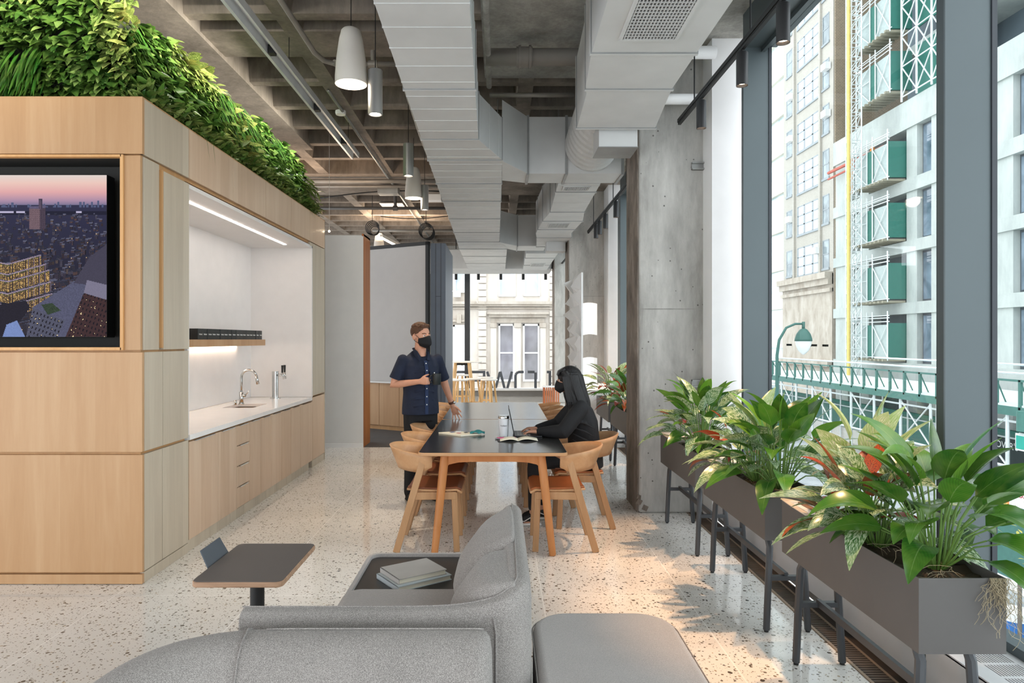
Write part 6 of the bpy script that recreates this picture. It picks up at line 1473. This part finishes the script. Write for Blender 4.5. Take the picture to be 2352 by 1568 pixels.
# ---- sidewalk shed
SGR = mat('shed_green', '#3f6f66', .6, var=.1); SH = thing('sidewalk_shed', 'green and white sidewalk shed with railings along the far pavement', 'shed', (22, 34, GZ))
MB().box(20.0, 25.5, 16, 56, -1.12, -.92).build('deck', mat('deck_white', '#d7dcda', .7), SH)
MB().box(19.95, 20.05, 16, 56, -1.35, -1.0).build('edge_beam', SGR, SH)
m = MB(); y = 16.2
while y < 56: m.box(19.95, 20.05, y-.06, y+.06, -1.1, .05); m.cyl((20.0, y, -.0), (20.6, y+.3, -.95), .03, n=5); y += 1.25
m.box(19.95, 20.05, 16, 56, -.02, .06); m.build('railing', SGR, SH)
m = MB(); m.cyl((20, 22, .30), (20, 54, .30), .05, n=6).cyl((22, 18, .55), (22, 40, .55), .05, n=6)
y = 17.4; k = 0
while y < 55:
    m.cyl((20.1, y, GZ), (20.1, y, -1.1), .075, n=8).cyl((21.9, y, GZ), (21.9, y, -1.1), .05, n=6)
    if k % 2 == 0: m.cyl((20.1, y, -1.4), (20.1, y+2.4, -3.4), .04, n=6).cyl((20.1, y+2.4, -1.4), (20.1, y, -3.4), .04, n=6)
    y += 2.4; k += 1
m.cyl((20.1, 16, -3.4), (20.1, 56, -3.4), .06, n=6).cyl((20.1, 16, -1.6), (20.1, 56, -1.6), .05, n=6).cyl((21.9, 16, -2.6), (21.9, 56, -2.6), .04, n=6)
m.build('poles', POLE, SH)
HO = thing('hoarding', 'dark green plywood hoarding with posters behind the shed poles', 'fence', (22.3, 36, GZ)); MB().box(22.3, 22.4, 10, 56, GZ+.4, -2.5).build('board', SGR, HO); MB().box(22.25, 22.45, 10, 56, -2.5, -2.35).build('cap', GREEN, HO)
MB().box(22.0, 22.3, 26, 56, GZ, GZ+1.0).build('barrier_base', mat('barrier_pale', '#cdcac4', .8), HO)
m = MB()
for k in range(9): m.obox((21.98, 28+k*1.6, GZ+.5), (.03, .28, .8), (.4, 0, 0))
m.build('barrier_stripes', mat('barrier_orange', '#cf7a58', .7), HO)
MB().box(22.27, 22.31, 27.5, 31.5, -4.2, -2.7).build('poster', mat('poster_dark', '#23302f', .7), HO)
def hoard_text(s_, y, z, sz, par=HO, col=TXW, x=22.26, rz=-PI/2): return text(s_, col, par, (x, y, z), (PI/2, 0, rz), sz, .004)
hoard_text('CLOVER\'S', 30.2, -3.05, .42); hoard_text('GLORY', 26.2, -3.2, .5); MB().box(22.27, 22.30, 33.0, 35.0, -4.2, -2.7).build('poster', mat('poster_pale', '#c9ccd6', .7), HO)
t = thing('site_notice', 'white site notice board with red and blue lines on the hoarding', 'sign', (22.2, 23.8, -3.6)); MB().box(22.2, 22.25, 22.9, 25.0, -4.4, -2.75).build('panel', WHITE, t)
MB().box(22.18, 22.2, 22.95, 24.95, -3.35, -3.1).build('red_band', mat('sign_red', '#b5303a', .6), t); m = MB()
for k in range(5): m.box(22.18, 22.2, 23.05, 24.8, -3.6-k*.15, -3.55-k*.15)
m.build('blue_lines', mat('sign_blue', '#4a78a8', .6), t)
t = thing('closed_sign', 'white sign with red words at the right edge of the hoarding', 'sign', (21.4, 28, -3)); xs_ = 20.8
def at(px, py, X): y = X*1568/(px-1147); return y, 1.62-(py-779)*y/1568
ya_, za_ = at(2318, 1104, 13.0); yb_, zb_ = at(2385, 1160, 13.0)
MB().box(13.0, 13.04, yb_, ya_, za_-.60, za_).build('panel', WHITE, t); REDT = mat('sign_red', '#b5303a')
t.location = (13, (ya_+yb_)/2, za_-.6)
for ch_ in list(t.children): ch_.location = ch_.location + V(21.4, 28, -3) - t.location
yt = ya_-.06
for s_, zz, sz in (('SIDEWALK', -.12, .16), ('CLOSED', -.28, .21)):
    o = text(s_, REDT, t, (12.99, ya_-.05, za_+zz), (PI/2, 0, -PI/2), sz, .003, align='LEFT')
t = thing('street_sign', 'teal street sign with white border hanging at the right edge', 'sign', (13, 18, -1)); ya_, za_ = at(2332, 994, 13.0); yb_, zb_ = at(2400, 1030, 13.0)
MB().box(13.0, 13.03, yb_, ya_, za_-.42, za_).build('border', WHITE, t); MB().box(12.985, 13.0, yb_, ya_-.04, za_-.38, za_-.05).build('face', mat('sign_teal', '#1f9c8c', .5), t)
y_, z_ = at(2349, 958, 13.0); t = thing('traffic_light', 'dark green traffic light at the right edge above the teal sign', 'traffic light', (13, y_, z_)); m = MB(); m.cyl((13, y_, z_-.35), (13, y_, z_+.15), .13, n=14); m.build('housing', SGR, t); MB().cyl((13, y_-.3, z_-.42), (13, y_+.1, z_-.42), .03, n=8).build('arm', POLE, t)
ya_, za_ = at(2292, 1090, 13.0); yb_, zb_ = at(2310, 1150, 13.0); o = MB().box(13.1, 13.14, yb_, ya_, za_-.75, za_+.05).build('orange_banner', mat('orange', '#dd7233', .7)); tag(o, 'narrow orange banner beside the white and red sign', 'banner')
o = MB().box(13.3, 13.4, 10, 18.6, GZ+.4, -1.9).build('site_fence', SGR); tag(o, 'teal plywood fence carrying the white and red sign', 'fence')
# street lamp
t = thing('street_lamp', 'green curved street lamp with teardrop globe outside the window', 'lamp', (9.2, 22.6, GZ)); LG = mat('lamp_green', '#2f5a52', .5)
m = MB(); m.tube([(9.15, 22.5, GZ), (9.15, 22.5, -1), (9.15, 22.5, 1.1), (9.22, 22.5, 1.6), (9.45, 22.5, 2.0), (9.75, 22.5, 2.13), (10.02, 22.5, 2.13)], [.09, .07, .05, .045, .04, .04, .035], 10); m.cyl((10.02, 22.5, 1.95), (10.02, 22.5, 2.2), .05, n=10); m.build('pole', LG, t, smooth=True)
MB().lathe([(.05, .42), (.12, .38), (.22, .24), (.27, .08), (.275, .0), (.25, 0)], (10.02, 22.5, 1.56), 24, cap=False).build('hood', LG, t, smooth=True)
MB().lathe([(.25, .0), (.24, -.12), (.17, -.30), (.06, -.42), (.0, -.45)], (10.02, 22.5, 1.56), 24, cap=False).build('globe', mat('globe_glass', '#d6dcdc', .15), t, smooth=True)
# bin and tree by the window
t = thing('trash_can', 'blue and white rubbish drum on the pavement below the window', 'bin', (11.2, 14.8, GZ)); 
bx_, by_ = 11.15, 14.75
MB().cyl((bx_, by_, GZ), (bx_, by_, GZ+.62), .30, n=20).build('drum', mat('blue', '#2f6bb0', .5), t, smooth='edge'); MB().cyl((bx_, by_, GZ+.6), (bx_, by_, GZ+.78), .32, n=20).build('liner', WHITE, t, smooth='edge')
o = MB().cyl((10.9, 14.3, GZ), (10.9, 14.3, GZ+1.5), .04, n=8).build('bollard_post', mat('post_brown', '#6b6258', .7)); tag(o, 'thin brown post in front of the blue drum', 'post')
t = thing('street_tree', 'small yellow-green street tree at the right edge', 'tree', (10.9, 13, GZ)); random.seed(90); F = MB()
TY = m_leaf('tree_leaf', [(0, '#a8a04a'), (.5, '#c9bb5e'), (1, '#8f9a4a')], None, .6)
for i in range(900):
    p = V(11.6+random.gauss(0, .45), 13.6+random.gauss(0, .5), -2.4+random.gauss(0, .5)); leaf(F, p, V(random.uniform(-1, 1), random.uniform(-1, 1), random.uniform(-.5, .5)), V(0, 0, 1), .12, .06, .3, .1, 3)
F.build('foliage', TY, t, smooth=True, fixn=False); MB().tube([(11.6, 13.6, GZ), (11.6, 13.6, -3.2), (11.6, 13.6, -2.3)], [.06, .05, .03], 8).build('trunk', mat('bark', '#5c5046', .9), t)
